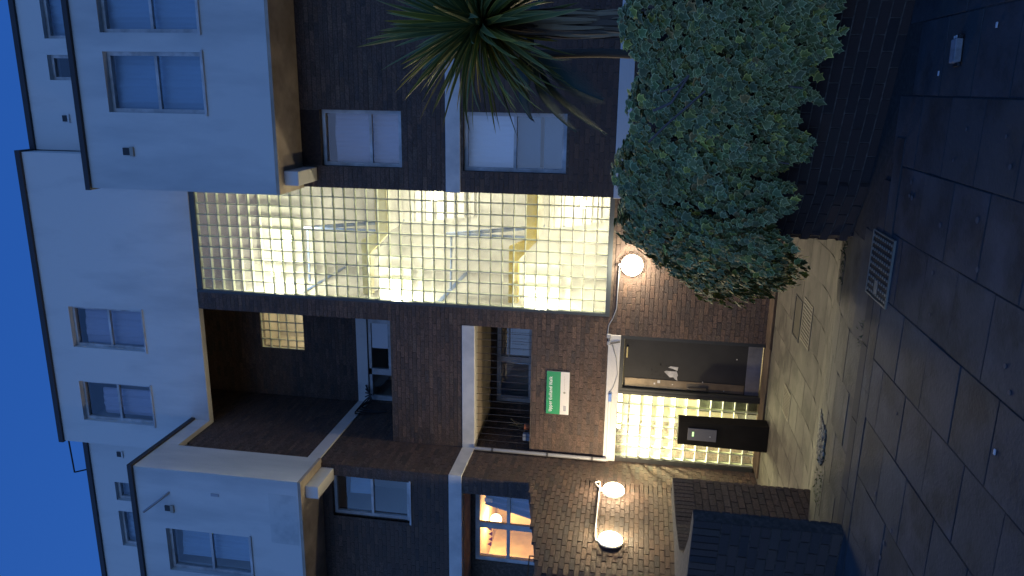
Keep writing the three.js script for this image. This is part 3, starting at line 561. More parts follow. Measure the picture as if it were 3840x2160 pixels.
// ---- left wing
{
  const w = leftWing, X0 = -12;
  const wh = [[-7.45, -6.66, 5.885, 7.30]];
  const bw = sub('brick_wall', w);
  part('mortar', [sheet(X0, LX, 5.1, 7.56, ZW, 0.28, wh), bx(-6.76, LX, 3.0, 5.1, ZW - 0.28, ZW)], M.mortar, bw);
  layBricks(bw, [[X0, ZW], [LX, ZW]], 3.0, 7.55, { solo: 160, base: 3.03, holes: wh.map(([a, b, c, d]) => [a - X0, b - X0, c, d]).concat([[0, 9, 4.95, 5.18], [0, -6.76 - X0, 2, 4.95]]) });
  // side wall facing the court
  const sw = sub('side_brick_wall', w);
  part('mortar', [bx(LX - 0.25, LX, -0.05, 10.2, ZC - 0.15, ZW - 0.281), bx(LX - 0.25, LX, -0.05, 11.21, ZD - 0.2, ZC - 0.151)], M.mortar, sw);
  layBricks(sw, [[LX, ZW - 0.001], [LX, ZD]], 0.02, 11.2, { solo: 60, holes: [[0, 1.20, 10.18, 11.3], [0, 1.05, 4.95, 5.18], [0, 9, 7.55, 7.78]] });
  part('concrete_band', [rb(X0, LX + 0.022, 4.95, 5.18, ZW - 0.1, ZW + 0.022, 0.008)], M.band, w);
  part('concrete_band', [rb(LX - 0.05, LX + 0.022, 4.952, 5.178, ZC + 0.021, ZW - 0.101, 0.004)], M.band, w);
  part('concrete_band', [rb(LX - 0.05, LX + 0.026, 7.55, 7.78, ZD + 0.031, ZW + 0.0, 0.004)], M.band, w);
  sash(w, ...wh[0], ZW, { cloth: skyGreyNet, clothBox: [-7.1, -6.66, 6.65, 7.05], folds: 6, sillMat: M.frame });
  // white upper storey
  const up = [[-8.33, -7.50, 8.46, 10.02], [-9.9, -9.05, 8.46, 10.02]];
  part('render_wall', sheet(X0, LX + 0.09, 7.53, 10.50, ZB, 0.28, up), M.render, w);
  for (const [a, b, c, d] of up) sash(w, a, b, c, d, ZB, { cloth: a > -9 ? skyGreyNet : skyBlueNet, folds: 22, clothBox: [a + 0.18, b, c, d - 0.12] });
  part('render_side', [bx(LX - 0.2, LX + 0.09, 7.531, 10.50, ZW, ZB - 0.281), bx(LX - 0.2, LX + 0.09, 10.2, 10.50, ZC + 0.001, ZW - 0.001)], M.render, w);
  part('soffit', bx(X0, LX + 0.088, 7.48, 7.53, ZW - 0.02, ZB - 0.004), M.soffit, w);
  part('roof_edge', [bx(X0, LX + 0.13, 10.50, 10.58, ZB - 0.3, ZB + 0.05), bx(LX - 0.2, LX + 0.13, 10.501, 10.579, ZC, ZB - 0.301)], M.roofEdge, w);
  part('roof', bx(X0, LX - 0.21, 10.36, 10.43, -14, ZB - 0.31), M.roofEdge, w);
  part('support_beam', rb(-6.74, -6.52, 7.25, 7.48, ZW - 0.02, -10.72, 0.01), M.band, w);
  const v = sub('vent', w); part('grille', bx(-7.15, -7.05, 9.87, 9.98, ZB, ZB + 0.02), M.darkFrame, v); part('surround', bx(-7.165, -7.035, 9.81, 9.868, ZB, ZB + 0.035), std([0.35, 0.34, 0.30], { name: 'vent_surround' }), v);
  part('overflow_pipe', tube([[-6.79, 9.87, ZB - 0.02], [-6.86, 9.95, ZB + 0.10], [-7.03, 10.18, ZB + 0.30]], 0.022, 8, 8), M.metalGrey, w);
  part('render_patch', bx(-7.55, -6.62, 7.56, 8.06, ZB + 0.0001, ZB + 0.003), std([0.67, 0.68, 0.665], { name: 'render_patch', roughness: 0.95, map: rep(T_stain, 0.9) }), w);
  part('bolt_scar', rb(-6.78, -6.73, 8.95, 9.10, ZB, ZB + 0.012, 0.004), M.metalGrey, w);
  // kitchen behind the balcony wall: window set back, room, lamp
  const k = sub('kitchen_window', w), kz = -12.1;
  part('frame', [bx(-8.52, -7.0, 4.78, 4.86, kz - 0.06, kz), bx(-8.52, -8.44, 3.4, 4.78, kz - 0.06, kz), bx(-7.08, -7.0, 3.4, 4.78, kz - 0.06, kz), bx(-7.84, -7.73, 3.4, 4.78, kz - 0.06, kz), bx(-8.44, -7.84, 4.22, 4.28, kz - 0.06, kz - 0.005), bx(-7.73, -7.08, 4.22, 4.28, kz - 0.06, kz - 0.005)], M.frame, k);
  part('pane', [bx(-8.44, -7.84, 3.4, 4.78, kz - 0.035, kz - 0.03), bx(-7.73, -7.08, 3.4, 4.78, kz - 0.035, kz - 0.03)], M.glass, k);
  part('surround_wall', [bx(-7.0, LX - 0.26, 2.7, 4.95, kz - 0.2, kz + 0.02), bx(-12, -8.52, 2.7, 4.95, kz - 0.2, kz + 0.02), bx(-8.52, -7.0, 4.86, 4.95, kz - 0.2, kz + 0.02), bx(-8.52, -7.0, 2.7, 3.4, kz - 0.2, kz + 0.02)], M.mortar, k);
  part('soffit', bx(-12, LX - 0.26, 4.94, 5.0, kz, ZW - 0.11), M.soffit, k);
  const warm = std([0.68, 0.52, 0.30], { name: 'kitchen_paint', map: rep(T_mottle, 0.5) });
  const room = sub('kitchen', w);
  part('wall', [bx(-9.6, -6.75, 2.6, 5.05, -15.0, -14.9), bx(-9.7, -9.6, 2.6, 5.05, -14.9, kz - 0.21), bx(-6.85, -6.75, 2.6, 5.05, -14.899, kz - 0.21)], warm, room);
  part('ceiling', bx(-9.599, -6.851, 4.95, 5.05, -14.899, kz - 0.201), warm, room);
  part('floor', bx(-9.599, -6.851, 2.6, 2.7, -14.899, kz - 0.201), M.soffit, room);
  part('wall_cupboard', rb(-9.3, -8.5, 4.0, 4.6, -14.89, -14.5, 0.01), std([0.5, 0.42, 0.3], { name: 'cupboard' }), room);
  part('cooker_hood', rb(-9.3, -8.75, 3.55, 3.9, -14.89, -14.45, 0.02), std([0.25, 0.22, 0.2], { name: 'hood', roughness: 0.4 }), room);
  part('worktop', rb(-9.5, -7.6, 3.3, 3.4, -14.89, -14.2, 0.01), std([0.55, 0.4, 0.25], { name: 'worktop' }), room);
  part('shelf', [bx(-8.3, -7.2, 4.12, 4.15, -14.89, -14.6), bx(-8.3, -7.2, 4.45, 4.48, -14.89, -14.6)], std([0.4, 0.26, 0.14], { name: 'shelf_wood' }), room);
  for (let i = 0; i < 5; i++) part('jar', cyl(0.05, 0.05, 0.16, 10), std(pick([[0.5, 0.1, 0.05], [0.1, 0.25, 0.08], [0.6, 0.5, 0.3]]), { name: 'jar' }), room, [-8.2 + i * 0.22, 4.23, -14.72]);
  for (let i = 0; i < 5; i++) part('red_bunting', new THREE.ConeGeometry(0.05, 0.08, 3), std([0.42, 0.04, 0.04], { name: 'bunting' }), room, [-8.38 + i * 0.11, 4.66 - 0.02 * Math.sin(i), kz - 0.3]);
  const cl = part('blue_curtain', (() => {
    const n = 30, pos = [], f = (a, b) => { const u = a / n, v = b / 8, wd = 0.30 + 0.28 * v; return [-7.12 - u * wd * 1.05, 4.70 - v * 1.1, kz - 0.12 + 0.03 * Math.sin(u * 22 + v)]; };
    for (let i = 0; i < n; i++) for (let j = 0; j < 8; j++) pos.push(...f(i, j), ...f(i + 1, j), ...f(i + 1, j + 1), ...f(i, j), ...f(i + 1, j + 1), ...f(i, j + 1));
    const g = new THREE.BufferGeometry(); g.setAttribute('position', new THREE.BufferAttribute(new Float32Array(pos), 3)); g.computeVertexNormals(); return metres(g);
  })(), std([0.14, 0.20, 0.38], { side: THREE.DoubleSide, name: 'blue_cloth', roughness: 1 }), room);
  part('pegged_cloth', [rb(-7.20, -7.13, 4.52, 4.70, kz - 0.10, kz - 0.07, 0.01), rb(-7.36, -7.28, 4.56, 4.71, kz - 0.10, kz - 0.07, 0.01)], std([0.75, 0.66, 0.55], { name: 'white_cloth' }), room);
  const g = new THREE.SphereGeometry(0.12, 16, 10); const l = sub('kitchen_lamp', w); part('shade', g, litMat([1, 0.66, 0.28], 9), l, [-8.6, 4.75, -13.6]);
  const p = new THREE.PointLight(lin(1, 0.62, 0.24), 11, 0, 2); p.position.set(-8.6, 4.75, -13.6); p.castShadow = true; p.shadow.radius = 5; l.add(p);
  part('balcony_slab', bx(-12, LX - 0.26, 2.5, 2.62, -14.9, ZW - 0.0), M.soffit, w);
}

// ================================================================ LOW WALLS
{
  // tall curved wall with the lamps: leaves the left wing and bends away
  const t = thing('curved_wall', 'tall curved brick wall carrying two round lamps beside the entrance court', 'wall');
  const path = [[-7.9, -7.9], [-7.3, -8.3], [-6.9, -8.8], [-6.64, -9.4], [-6.52, -10.0], [-6.46, -10.7], [LX, ZW + 0.0]];
  const L = path.reduce((s, p, i) => i ? s + Math.hypot(p[0] - path[i - 1][0], p[1] - path[i - 1][1]) : 0, 0);
  const top = s => { const r = L - s; return r < 1.3 ? 3.80 - 0.2 * r : r < 1.9 ? 3.54 - 0.17 * (r - 1.3) : 3.43 - 0.07 * (r - 1.9); };
  part('mortar', pathWall(path, -0.05, s => top(s), 0.3), M.mortar, t);
  layBricks(t, path, 0.02, s => top(s) + 0.02, { solo: 300, proud: 0.011 });
}
{
  // low wall that doubles back at the mouth of the court
  const t = thing('low_wall', 'low brick wall with soldier course top, doubling back at the edge of the court', 'wall');
  const front = [[-6.6, -6.15], [-5, -5.86], [-3.9, -5.63], [-3.30, -5.50]], inner = [[-3.27, -5.60], [-3.61, -5.74], [-3.98, -6.06], [-4.24, -6.5], [-4.32, -7.1], [-4.29, -8.0]];
  const poly = [...front, ...inner, [-4.53, -8.02], [-4.58, -7.1], [-4.75, -6.55], [-6.6, -6.4]];
  const s = new THREE.Shape(poly.map(p => new THREE.Vector2(p[0], -p[1])));
  const g = new THREE.ExtrudeGeometry(s, { depth: 1.70, bevelEnabled: false }); g.rotateX(-Math.PI / 2);
  part('mortar', metres(g), M.mortar, t);
  layBricks(t, front, 0.3, 1.70, { solo: 200, soldier: 0.215, base: 0.285, proud: 0.010 });
  layBricks(t, inner, 0.1, 1.70, { solo: 100, proud: 0.010, soldier: 0.215, base: 0.135 });
  layBricks(t, [[-4.29, -8.0], [-4.53, -8.02]], 0.1, 1.70, { soldier: 0.215, base: 0.135 });
}
{
  // planter wall on the right, sweeping round towards the street
  const t = thing('planter_wall', 'curved shade-darkened brick planter wall with pale joints under the hanging ivy', 'wall');
  part('mortar', pathWall(PLAN, -0.1, 2.18, 0.24), M.mortarPale, t);
  layBricks(t, PLAN, 0.02, 2.17, { solo: 300, base: 0.03, proud: 0.010, mats: B.shaded, tones: shadeTones });
  const inner = PLAN.map(([x, z], i) => { const a = PLAN[Math.max(i - 1, 0)], b = PLAN[Math.min(i + 1, PLAN.length - 1)], l = Math.hypot(b[0] - a[0], b[1] - a[1]); return [x + (b[1] - a[1]) / l * 0.22, z - (b[0] - a[0]) / l * 0.22]; });
  const sh = new THREE.Shape([...inner, [3.9, -4.6], [3.9, -11.39], [-0.93, -11.39]].map(p => new THREE.Vector2(p[0], -p[1])));
  const g = new THREE.ExtrudeGeometry(sh, { depth: 0.25, bevelEnabled: false }); g.rotateX(-Math.PI / 2); g.translate(0, 1.85, 0);
  part('soil', metres(g), M.soil, t);
}

// ================================================================ LAMPS AND CABLES
function bulkhead(name, label, pos, normal, I, rgb, glow, r = 0.18) {
  const t = thing(name, label, 'wall lamp', pos, 'round wall lamps around the entrance court');
  const q = new THREE.Quaternion().setFromUnitVectors(V(0, 0, 1), V(...normal).normalize()); t.quaternion.copy(q);
  const base = cyl(r * 0.96, r, 0.035, 28); base.rotateX(Math.PI / 2); part('back_plate', base, M.frame, t, [0, 0, 0.018]);
  const dome = new THREE.SphereGeometry(r, 28, 14, 0, Math.PI * 2, 0, Math.PI / 2); dome.rotateX(Math.PI / 2); dome.scale(1, 1, 0.62);
  part('diffuser', dome, litMat(rgb, glow), t, [0, 0, 0.036]);
  part('gland', cyl(0.02, 0.02, 0.05, 10), M.conduit, t, [0.0, r + 0.012, 0.02]);
  const p = new THREE.PointLight(lin(...rgb), I, 0, 2); p.position.set(0, 0, 0.085); p.castShadow = true; p.shadow.radius = 5; t.add(p);
  return t;
}
bulkhead('wall_lamp', 'round glowing lamp on the brick wall under the tall glass block window', [-2.85, 2.285, ZC + 0.012], [0, 0, 1], 17, [1.0, 0.83, 0.58], 16);
bulkhead('wall_lamp', 'round glowing lamp on the curved wall nearer the entrance door, with a looped cable', [LX + 0.012, 2.385, -11.33], [1, 0, 0.03], 11, [1.0, 0.76, 0.48], 16);
bulkhead('wall_lamp', 'round glowing lamp on the curved wall farther from the entrance door, beside the low wall', [-6.50, 2.38, -9.99], [1, 0, -0.10], 12, [1.0, 0.86, 0.52], 16);
{
  const t = thing('electric_cable', 'thin grey cable running from the tower lamp down to the lintel', 'cable');
  part('run', tube([[-2.85, 2.47, ZC + 0.02], [-2.9, 2.49, ZC + 0.018], [-3.3, 2.50, ZC + 0.018], [-3.62, 2.505, ZC + 0.018], [-3.80, 2.56, ZC + 0.018], [-3.92, 2.62, ZC + 0.018], [-4.06, 2.63, ZC + 0.02], [-4.2, 2.60, ZC + 0.03]], 0.011, 50, 6), M.metalGrey, t);
  const d = thing('junction_box', 'small grey junction boxes at the right end of the white door lintel', 'junction box');
  part('box', rb(-4.14, -4.07, 2.575, 2.645, ZC + 0.016, ZC + 0.05, 0.008), M.metalGrey, d);
  part('box', rb(-4.27, -4.20, 2.575, 2.635, ZC + 0.016, ZC + 0.045, 0.008), M.metalGrey, d);
  part('link', tube([[-4.235, 2.58, ZC + 0.03], [-4.22, 2.50, ZC + 0.03], [-4.20, 2.42, ZC + 0.022]], 0.016, 8, 6), M.cable, d);
  const c = thing('loose_cable', 'thin slack cable drooping across the white door lintel', 'cable');
  part('run', tube([[-4.23, 2.56, ZC + 0.03], [-4.5, 2.47, ZC + 0.022], [-4.8, 2.435, ZC + 0.022], [-5.05, 2.50, ZC + 0.022], [-5.17, 2.575, ZC + 0.022]], 0.007, 40, 6), M.metalGrey, c);
  const w = thing('cable_trunking', 'white cable trunking along the door lintel with blue tape at its end', 'conduit');
  part('trunking', rb(-6.44, -5.24, 2.515, 2.56, ZC + 0.016, ZC + 0.05, 0.006), M.conduit, w);
  part('blue_tape', rb(-5.30, -5.16, 2.51, 2.566, ZC + 0.0155, ZC + 0.054, 0.006), std([0.08, 0.2, 0.55], { name: 'blue_tape', roughness: 0.5 }), w);
  const p = thing('downpipe', 'grey downpipe in the corner beside the railed balcony opening', 'pipe');
  part('pipe', tube([[LX + 0.06, 4.93, ZC + 0.10], [LX + 0.06, 2.55, ZC + 0.10]], 0.034, 1, 12), M.metalGrey, p);
  for (const y of [4.6, 3.6, 2.8]) part('bracket', cyl(0.04, 0.04, 0.04, 12), M.cable, p, [LX + 0.06, y, ZC + 0.10]);
  const k = thing('lamp_cable', 'pale cable looping over and running between the two lamps on the curved wall', 'cable');
  part('run', tube([[LX + 0.02, 2.56, -11.38], [LX + 0.05, 2.66, -11.44], [LX + 0.04, 2.70, -11.55], [LX + 0.03, 2.62, -11.62], [LX + 0.025, 2.615, -11.4], [LX + 0.02, 2.615, -10.8], [-6.47, 2.615, -10.2], [-6.485, 2.60, -10.05], [-6.49, 2.56, -10.0]], 0.010, 60, 6), M.conduit, k);
}
// small things on the balconies and the curved wall
{
  const a = thing('flower_pot', 'orange plant pot on the brick parapet of the railed balcony', 'plant pot', [-6.02, 3.94, ZC - 0.2]);
  part('pot', new THREE.LatheGeometry([[0.001, 0], [0.045, 0], [0.06, 0.10], [0.066, 0.10], [0.066, 0.125], [0.055, 0.125], [0.05, 0.10], [0.001, 0.10]].map(p => new THREE.Vector2(...p)), 18), std([0.42, 0.12, 0.05], { name: 'terracotta' }), a);
  for (let i = 0; i < 5; i++) part('twig', tube([[0, 0.10, 0], [rr(-0.05, 0.05), 0.22, rr(-0.04, 0.04)], [rr(0.0, 0.16), rr(0.3, 0.42), rr(-0.06, 0.06)]], 0.004, 6, 4), std([0.10, 0.09, 0.05], { name: 'twig' }), a);
  const b = thing('storage_tub', 'two stacked grey plastic tubs on the parapet of the railed balcony', 'tub', [-6.22, 3.94, ZC - 0.2]);
  part('tub', rb(-0.07, 0.07, 0, 0.075, -0.05, 0.05, 0.012), std([0.28, 0.29, 0.32], { name: 'grey_plastic' }), b); part('tub', rb(-0.065, 0.065, 0.078, 0.15, -0.05, 0.05, 0.012), std([0.36, 0.37, 0.40], { name: 'grey_plastic' }), b);
  const c = thing('cable_bundle', 'tangle of black cable hanging at the end of the upper balcony lintel', 'cable');
  for (let i = 0; i < 4; i++) part('strand', tube([[-6.05 - 0.08 * i, 7.60, ZD + 0.05 + 0.02 * i], [-6.2, 7.50 - 0.02 * i, ZD + 0.14], [-6.33, 7.42 + 0.05 * i, ZD + 0.2], [-6.41, 7.62, ZD + 0.34 + 0.12 * i], [-6.40, 7.30 - 0.1 * i, ZD + 0.5]], 0.014, 24, 6), M.black, c);
  const d = thing('wall_top_rail', 'short black metal rail standing on top of the curved wall by the kitchen', 'rail');
  part('rail', [tube([[-6.62, 3.40, -9.62], [-6.62, 3.53, -9.62]], 0.009, 1, 6), tube([[-6.86, 3.36, -9.05], [-6.86, 3.50, -9.05]], 0.009, 1, 6), tube([[-6.62, 3.53, -9.62], [-6.86, 3.50, -9.05]], 0.009, 1, 6), tube([[-6.72, 3.38, -9.35], [-6.76, 3.52, -9.28]], 0.007, 1, 6), tube([[-6.80, 3.37, -9.2], [-6.76, 3.52, -9.28]], 0.007, 1, 6)], M.black, d);
}
// ================================================================ SIGN
{
  const W = 1024, H = 512, c = document.createElement('canvas'); c.width = W; c.height = H; const g = c.getContext('2d');
  g.fillStyle = '#e6e2da'; g.fillRect(0, 0, W, H); g.fillStyle = '#2f9a63'; g.fillRect(0, 0, W, H * 0.615);
  g.fillStyle = '#eef0e6'; g.font = 'bold 96px sans-serif'; g.textBaseline = 'alphabetic';
  const txt = 'Upper Gulland Walk', tw = g.measureText(txt).width; g.save(); g.translate(52, 128); g.scale((W * 0.83) / tw, 1); g.fillText(txt, 0, 0); g.restore();
  g.fillStyle = '#7d8094'; g.fillRect(86, 392, 128, 13); g.fillRect(86, 412, 128, 13); g.fillRect(86, 432, 128, 13);     // small mark, not legible in the photograph
  g.strokeStyle = '#6a6a4c'; g.lineWidth = 7; g.beginPath(); g.arc(530, 405, 20, 0, 7); g.moveTo(530, 372); g.lineTo(530, 440); g.moveTo(500, 405); g.lineTo(560, 405); g.stroke();
  g.fillStyle = '#c3bcae'; for (let i = 0; i < 22; i++) g.fillRect(585 + i * 16, 398, 10, 8 + (i * 7 % 5));
  const tex = new THREE.CanvasTexture(c); tex.colorSpace = THREE.SRGBColorSpace; tex.anisotropy = 8;
  const t = thing('street_name_sign', 'green and white street name sign fixed to the brick below the railed balcony', 'sign', [-5.22, 3.452, ZC + 0.012]);
  const face = new THREE.PlaneGeometry(0.80, 0.40);
  part('sign_face', face, new THREE.MeshStandardMaterial({ map: tex, roughness: 0.5, name: 'sign_print' }), t, [0, 0, 0.0235]);
  part('sign_plate', new RoundedBoxGeometry(0.806, 0.406, 0.02, 2, 0.006), M.metalGrey, t, [0, 0, 0.012]);
  for (const x of [-0.34, 0.34]) part('fixing', bx(x - 0.02, x + 0.02, -0.19, 0.19, -0.004, 0.0018), M.metalGrey, t);
}
// ================================================================ ENTRY PHONE POST
{
  const t = thing('entry_phone_post', 'black entry phone post with grey panel standing in front of the lit glass blocks', 'entry post', [-5.40, 0, -11.72]);
  const s = new THREE.Shape([[-0.185, -0.12], [0.185, -0.12], [0.185, 0.12], [-0.185, 0.12]].map(p => new THREE.Vector2(...p)));
  const g = new THREE.ExtrudeGeometry(s, { depth: 1.38, bevelEnabled: true, bevelSize: 0.012, bevelThickness: 0.012, bevelSegments: 2 }); g.rotateX(-Math.PI / 2); g.translate(0, 0.012, 0);
  const p = g.attributes.position; for (let i = 0; i < p.count; i++) { const y = p.getY(i), k = 1 + 0.10 * (1 - y / 1.4); p.setX(i, p.getX(i) * k); p.setZ(i, p.getZ(i) * k); } g.computeVertexNormals();
  part('casing', metres(g), new THREE.MeshPhysicalMaterial({ color: lin(0.008, 0.007, 0.0075), roughness: 0.85, specularIntensity: 0.35, map: rep(T_mottle, 1), name: 'post_paint' }), t);
  const f = part('panel', rb(-0.105, 0.105, 0.80, 1.25, 0.128, 0.152, 0.004), std([0.085, 0.085, 0.105], { roughness: 0.5, name: 'steel_panel' }), t);
  part('led_display', bx(-0.035, 0.045, 1.155, 1.183, 0.1515, 0.154), litMat([0.18, 1.0, 0.02], 0.9), t);
  part('button', cyl(0.012, 0.012, 0.006, 12).rotateX(Math.PI / 2), M.metalGrey, t, [-0.02, 0.90, 0.154]);
}
// ================================================================ COVERS, GRATES, LITTER
{
  const t = thing('checker_plate_cover', 'square studded steel drain cover in a pale frame at the corner of the planter wall', 'drain cover', [-1.20, 0.572, -5.53]);
  t.rotation.y = 0.0;
  const steel = std([0.030, 0.024, 0.021], { roughness: 0.7, metalness: 0, map: rep(T_mottle, 3), name: 'plate_steel' }), worn = std([0.24, 0.225, 0.18], { roughness: 0.45, metalness: 0.3, name: 'worn_steel' });
  part('plate', bx(-0.225, 0.225, -0.01, 0.004, -0.225, 0.225), steel, t);
  part('frame', [bx(-0.236, 0.236, -0.01, 0.010, 0.226, 0.236), bx(-0.236, 0.236, -0.01, 0.010, -0.236, -0.226), bx(-0.236, -0.226, -0.01, 0.0101, -0.225, 0.225), bx(0.226, 0.236, -0.01, 0.0101, -0.225, 0.225)], worn, t);
  for (let i = 0; i < 9; i++) for (let j = 0; j < 9; j++) { if (i === 1 && j > 2 && j < 5) continue; part('stud', new RoundedBoxGeometry(0.020, 0.008, 0.020, 1, 0.003), worn, t, [-0.196 + i * 0.049, 0.007, -0.196 + j * 0.049]); }
  part('lifting_plate', rb(-0.20, -0.10, 0.004, 0.009, -0.06, 0.01, 0.002), worn, t);
}
function grate(x0, x1, z0, z1, n, label) {
  const t = thing('floor_grate', label, 'floor grate', [(x0 + x1) / 2, 0.0, (z0 + z1) / 2]), w = (x1 - x0) / 2, d = (z1 - z0) / 2;
  const iron = std([0.15, 0.135, 0.10], { roughness: 0.7, name: 'cast_iron' });
  part('frame', [bx(-w, w, -0.02, 0.006, d - 0.025, d), bx(-w, w, -0.02, 0.006, -d, -d + 0.025), bx(-w, -w + 0.025, -0.02, 0.0062, -d + 0.025, d - 0.025), bx(w - 0.025, w, -0.02, 0.0062, -d + 0.025, d - 0.025)], iron, t);
  part('sump', bx(-w + 0.025, w - 0.025, -0.0185, -0.012, -d + 0.025, d - 0.025), M.black, t);
  for (let i = 0; i < n; i++) { const x = -w + 0.025 + (2 * w - 0.05) * (i + 0.5) / n; part('bar', bx(x - w / n * 0.40, x + w / n * 0.40, -0.0119, 0.004, -d + 0.026, d - 0.026), iron, t); }
}
grate(-3.24, -2.66, -10.22, -9.70, 11, 'ribbed floor grate below the tower lamp in the entrance court');
grate(-4.54, -4.13, -10.82, -10.36, 9, 'ribbed floor grate in front of the dark entrance door');
{
  const t = thing('manhole_cover', 'flat recessed manhole cover beside the ribbed grate under the tower lamp', 'manhole cover', [-3.05, 0, -10.53]);
  part('frame', [bx(-0.29, 0.29, -0.016, 0.005, 0.20, 0.22), bx(-0.29, 0.29, -0.016, 0.005, -0.22, -0.20), bx(-0.29, -0.27, -0.016, 0.0052, -0.20, 0.20), bx(0.27, 0.29, -0.016, 0.0052, -0.20, 0.20)], M.slab[1], t);
  part('infill', bx(-0.268, 0.268, -0.016, -0.004, -0.198, 0.198), std([0.070, 0.062, 0.042], { map: rep(T_mottle, 1), name: 'cover_infill' }), t);
}
{
  const t = thing('gravel_patch', 'strip of pale pebbles set in the ramp beside the low wall', 'gravel'); t.userData.kind = 'stuff';
  const l = []; for (let i = 0; i < 520; i++) {
    const z = rr(-7.5, -6.45), x = -3.15 + (z + 6.9) * 0.25 - 0.17 + rnd() * 0.34 + rr(-0.04, 0.04), g = new THREE.IcosahedronGeometry(rr(0.010, 0.024), 1), c = pick([[0.22, 0.20, 0.14], [0.13, 0.12, 0.085], [0.30, 0.28, 0.21], [0.08, 0.07, 0.055]]);
    g.scale(1, 0.55, rr(0.7, 1.2)); g.rotateY(rnd() * 6); g.translate(x, gy(z) + 0.005, z); const n = g.attributes.position.count; g.setAttribute('color', new THREE.BufferAttribute(new Float32Array(n * 3).map((_, q) => c[q % 3]), 3)); l.push(g); }
  part('pebbles', l, std([1, 1, 1], { name: 'pebbles', roughness: 0.75, vertexColors: true }), t).userData.kind = 'stuff';
}
{
  const t = thing('discarded_carton', 'crushed white carton lying on the dark pavement near the planter wall', 'carton', [0.215, 0.575, -4.72]);
  t.rotation.y = 0.10; t.scale.setScalar(0.85);
  part('carton', rb(-0.075, 0.075, 0, 0.045, -0.04, 0.045, 0.008), std([0.36, 0.36, 0.37], { name: 'carton_card', roughness: 0.7, map: rep(T_mottle, 4) }), t);
  part('dark_flap', rb(0.076, 0.10, 0, 0.03, -0.045, 0.05, 0.006), M.black, t); part('dark_flap', rb(-0.10, -0.076, 0, 0.02, -0.03, 0.05, 0.006), M.black, t);
  part('foil_edge', [bx(0.08, 0.096, 0.03, 0.034, -0.03, -0.012), bx(0.08, 0.096, 0.03, 0.034, 0.0, 0.02)], M.conduit, t);
  const bits = [[0.10, -4.98, 'tiny white paper scrap on the pavement behind the carton'], [0.32, -4.30, 'tiny white paper scrap on the pavement in front of the carton'], [-1.62, -3.55, 'lone white speck of litter on the open paving slabs']];
  for (const [x, z, lab] of bits) { const s = thing('paper_scrap', lab, 'litter', [x, 0.573, z]); part('scrap', rb(-0.014, 0.014, 0, 0.006, -0.008, 0.008, 0.002), std([0.6, 0.6, 0.6], { name: 'paper' }), s); }
}
// ================================================================ PLANTS
// ---- ivy over the planter wall
const ivyLeaf = (() => {                                            // five lobes, green heart and cream margin
  const out = [[0, -0.42], [0.22, -0.46], [0.50, -0.30], [0.34, -0.10], [0.56, 0.16], [0.28, 0.20], [0.0, 0.62], [-0.28, 0.20], [-0.56, 0.16], [-0.34, -0.10], [-0.50, -0.30], [-0.22, -0.46]];
  const pos = [], col = [], n = out.length, heart = [0.135, 0.162, 0.042], rim = [0.52, 0.51, 0.20], mid = [0.165, 0.192, 0.055];
  const z = (x, y) => -0.22 * Math.abs(x) - 0.10 * y * y;
  const P = (k, s) => { const [x, y] = out[k % n]; return [x * s, y * s, z(x * s, y * s)]; };
  const tri = (...v) => v.forEach(([p, c]) => { pos.push(...p); col.push(...c); });
  for (let i = 0; i < n; i++) {
    tri([[0, 0, 0], heart], [P(i, 0.84), mid], [P(i + 1, 0.84), mid]);
    tri([P(i, 0.84), rim], [P(i, 1), rim], [P(i + 1, 1), rim], [P(i, 0.84), rim], [P(i + 1, 1), rim], [P(i + 1, 0.84), rim]);
  }
  const g = new THREE.BufferGeometry(); g.setAttribute('position', new THREE.BufferAttribute(new Float32Array(pos), 3)); g.setAttribute('color', new THREE.BufferAttribute(new Float32Array(col), 3)); g.computeVertexNormals();
  g.setAttribute('uv', new THREE.BufferAttribute(new Float32Array(pos.length / 3 * 2), 2)); return g;
})();
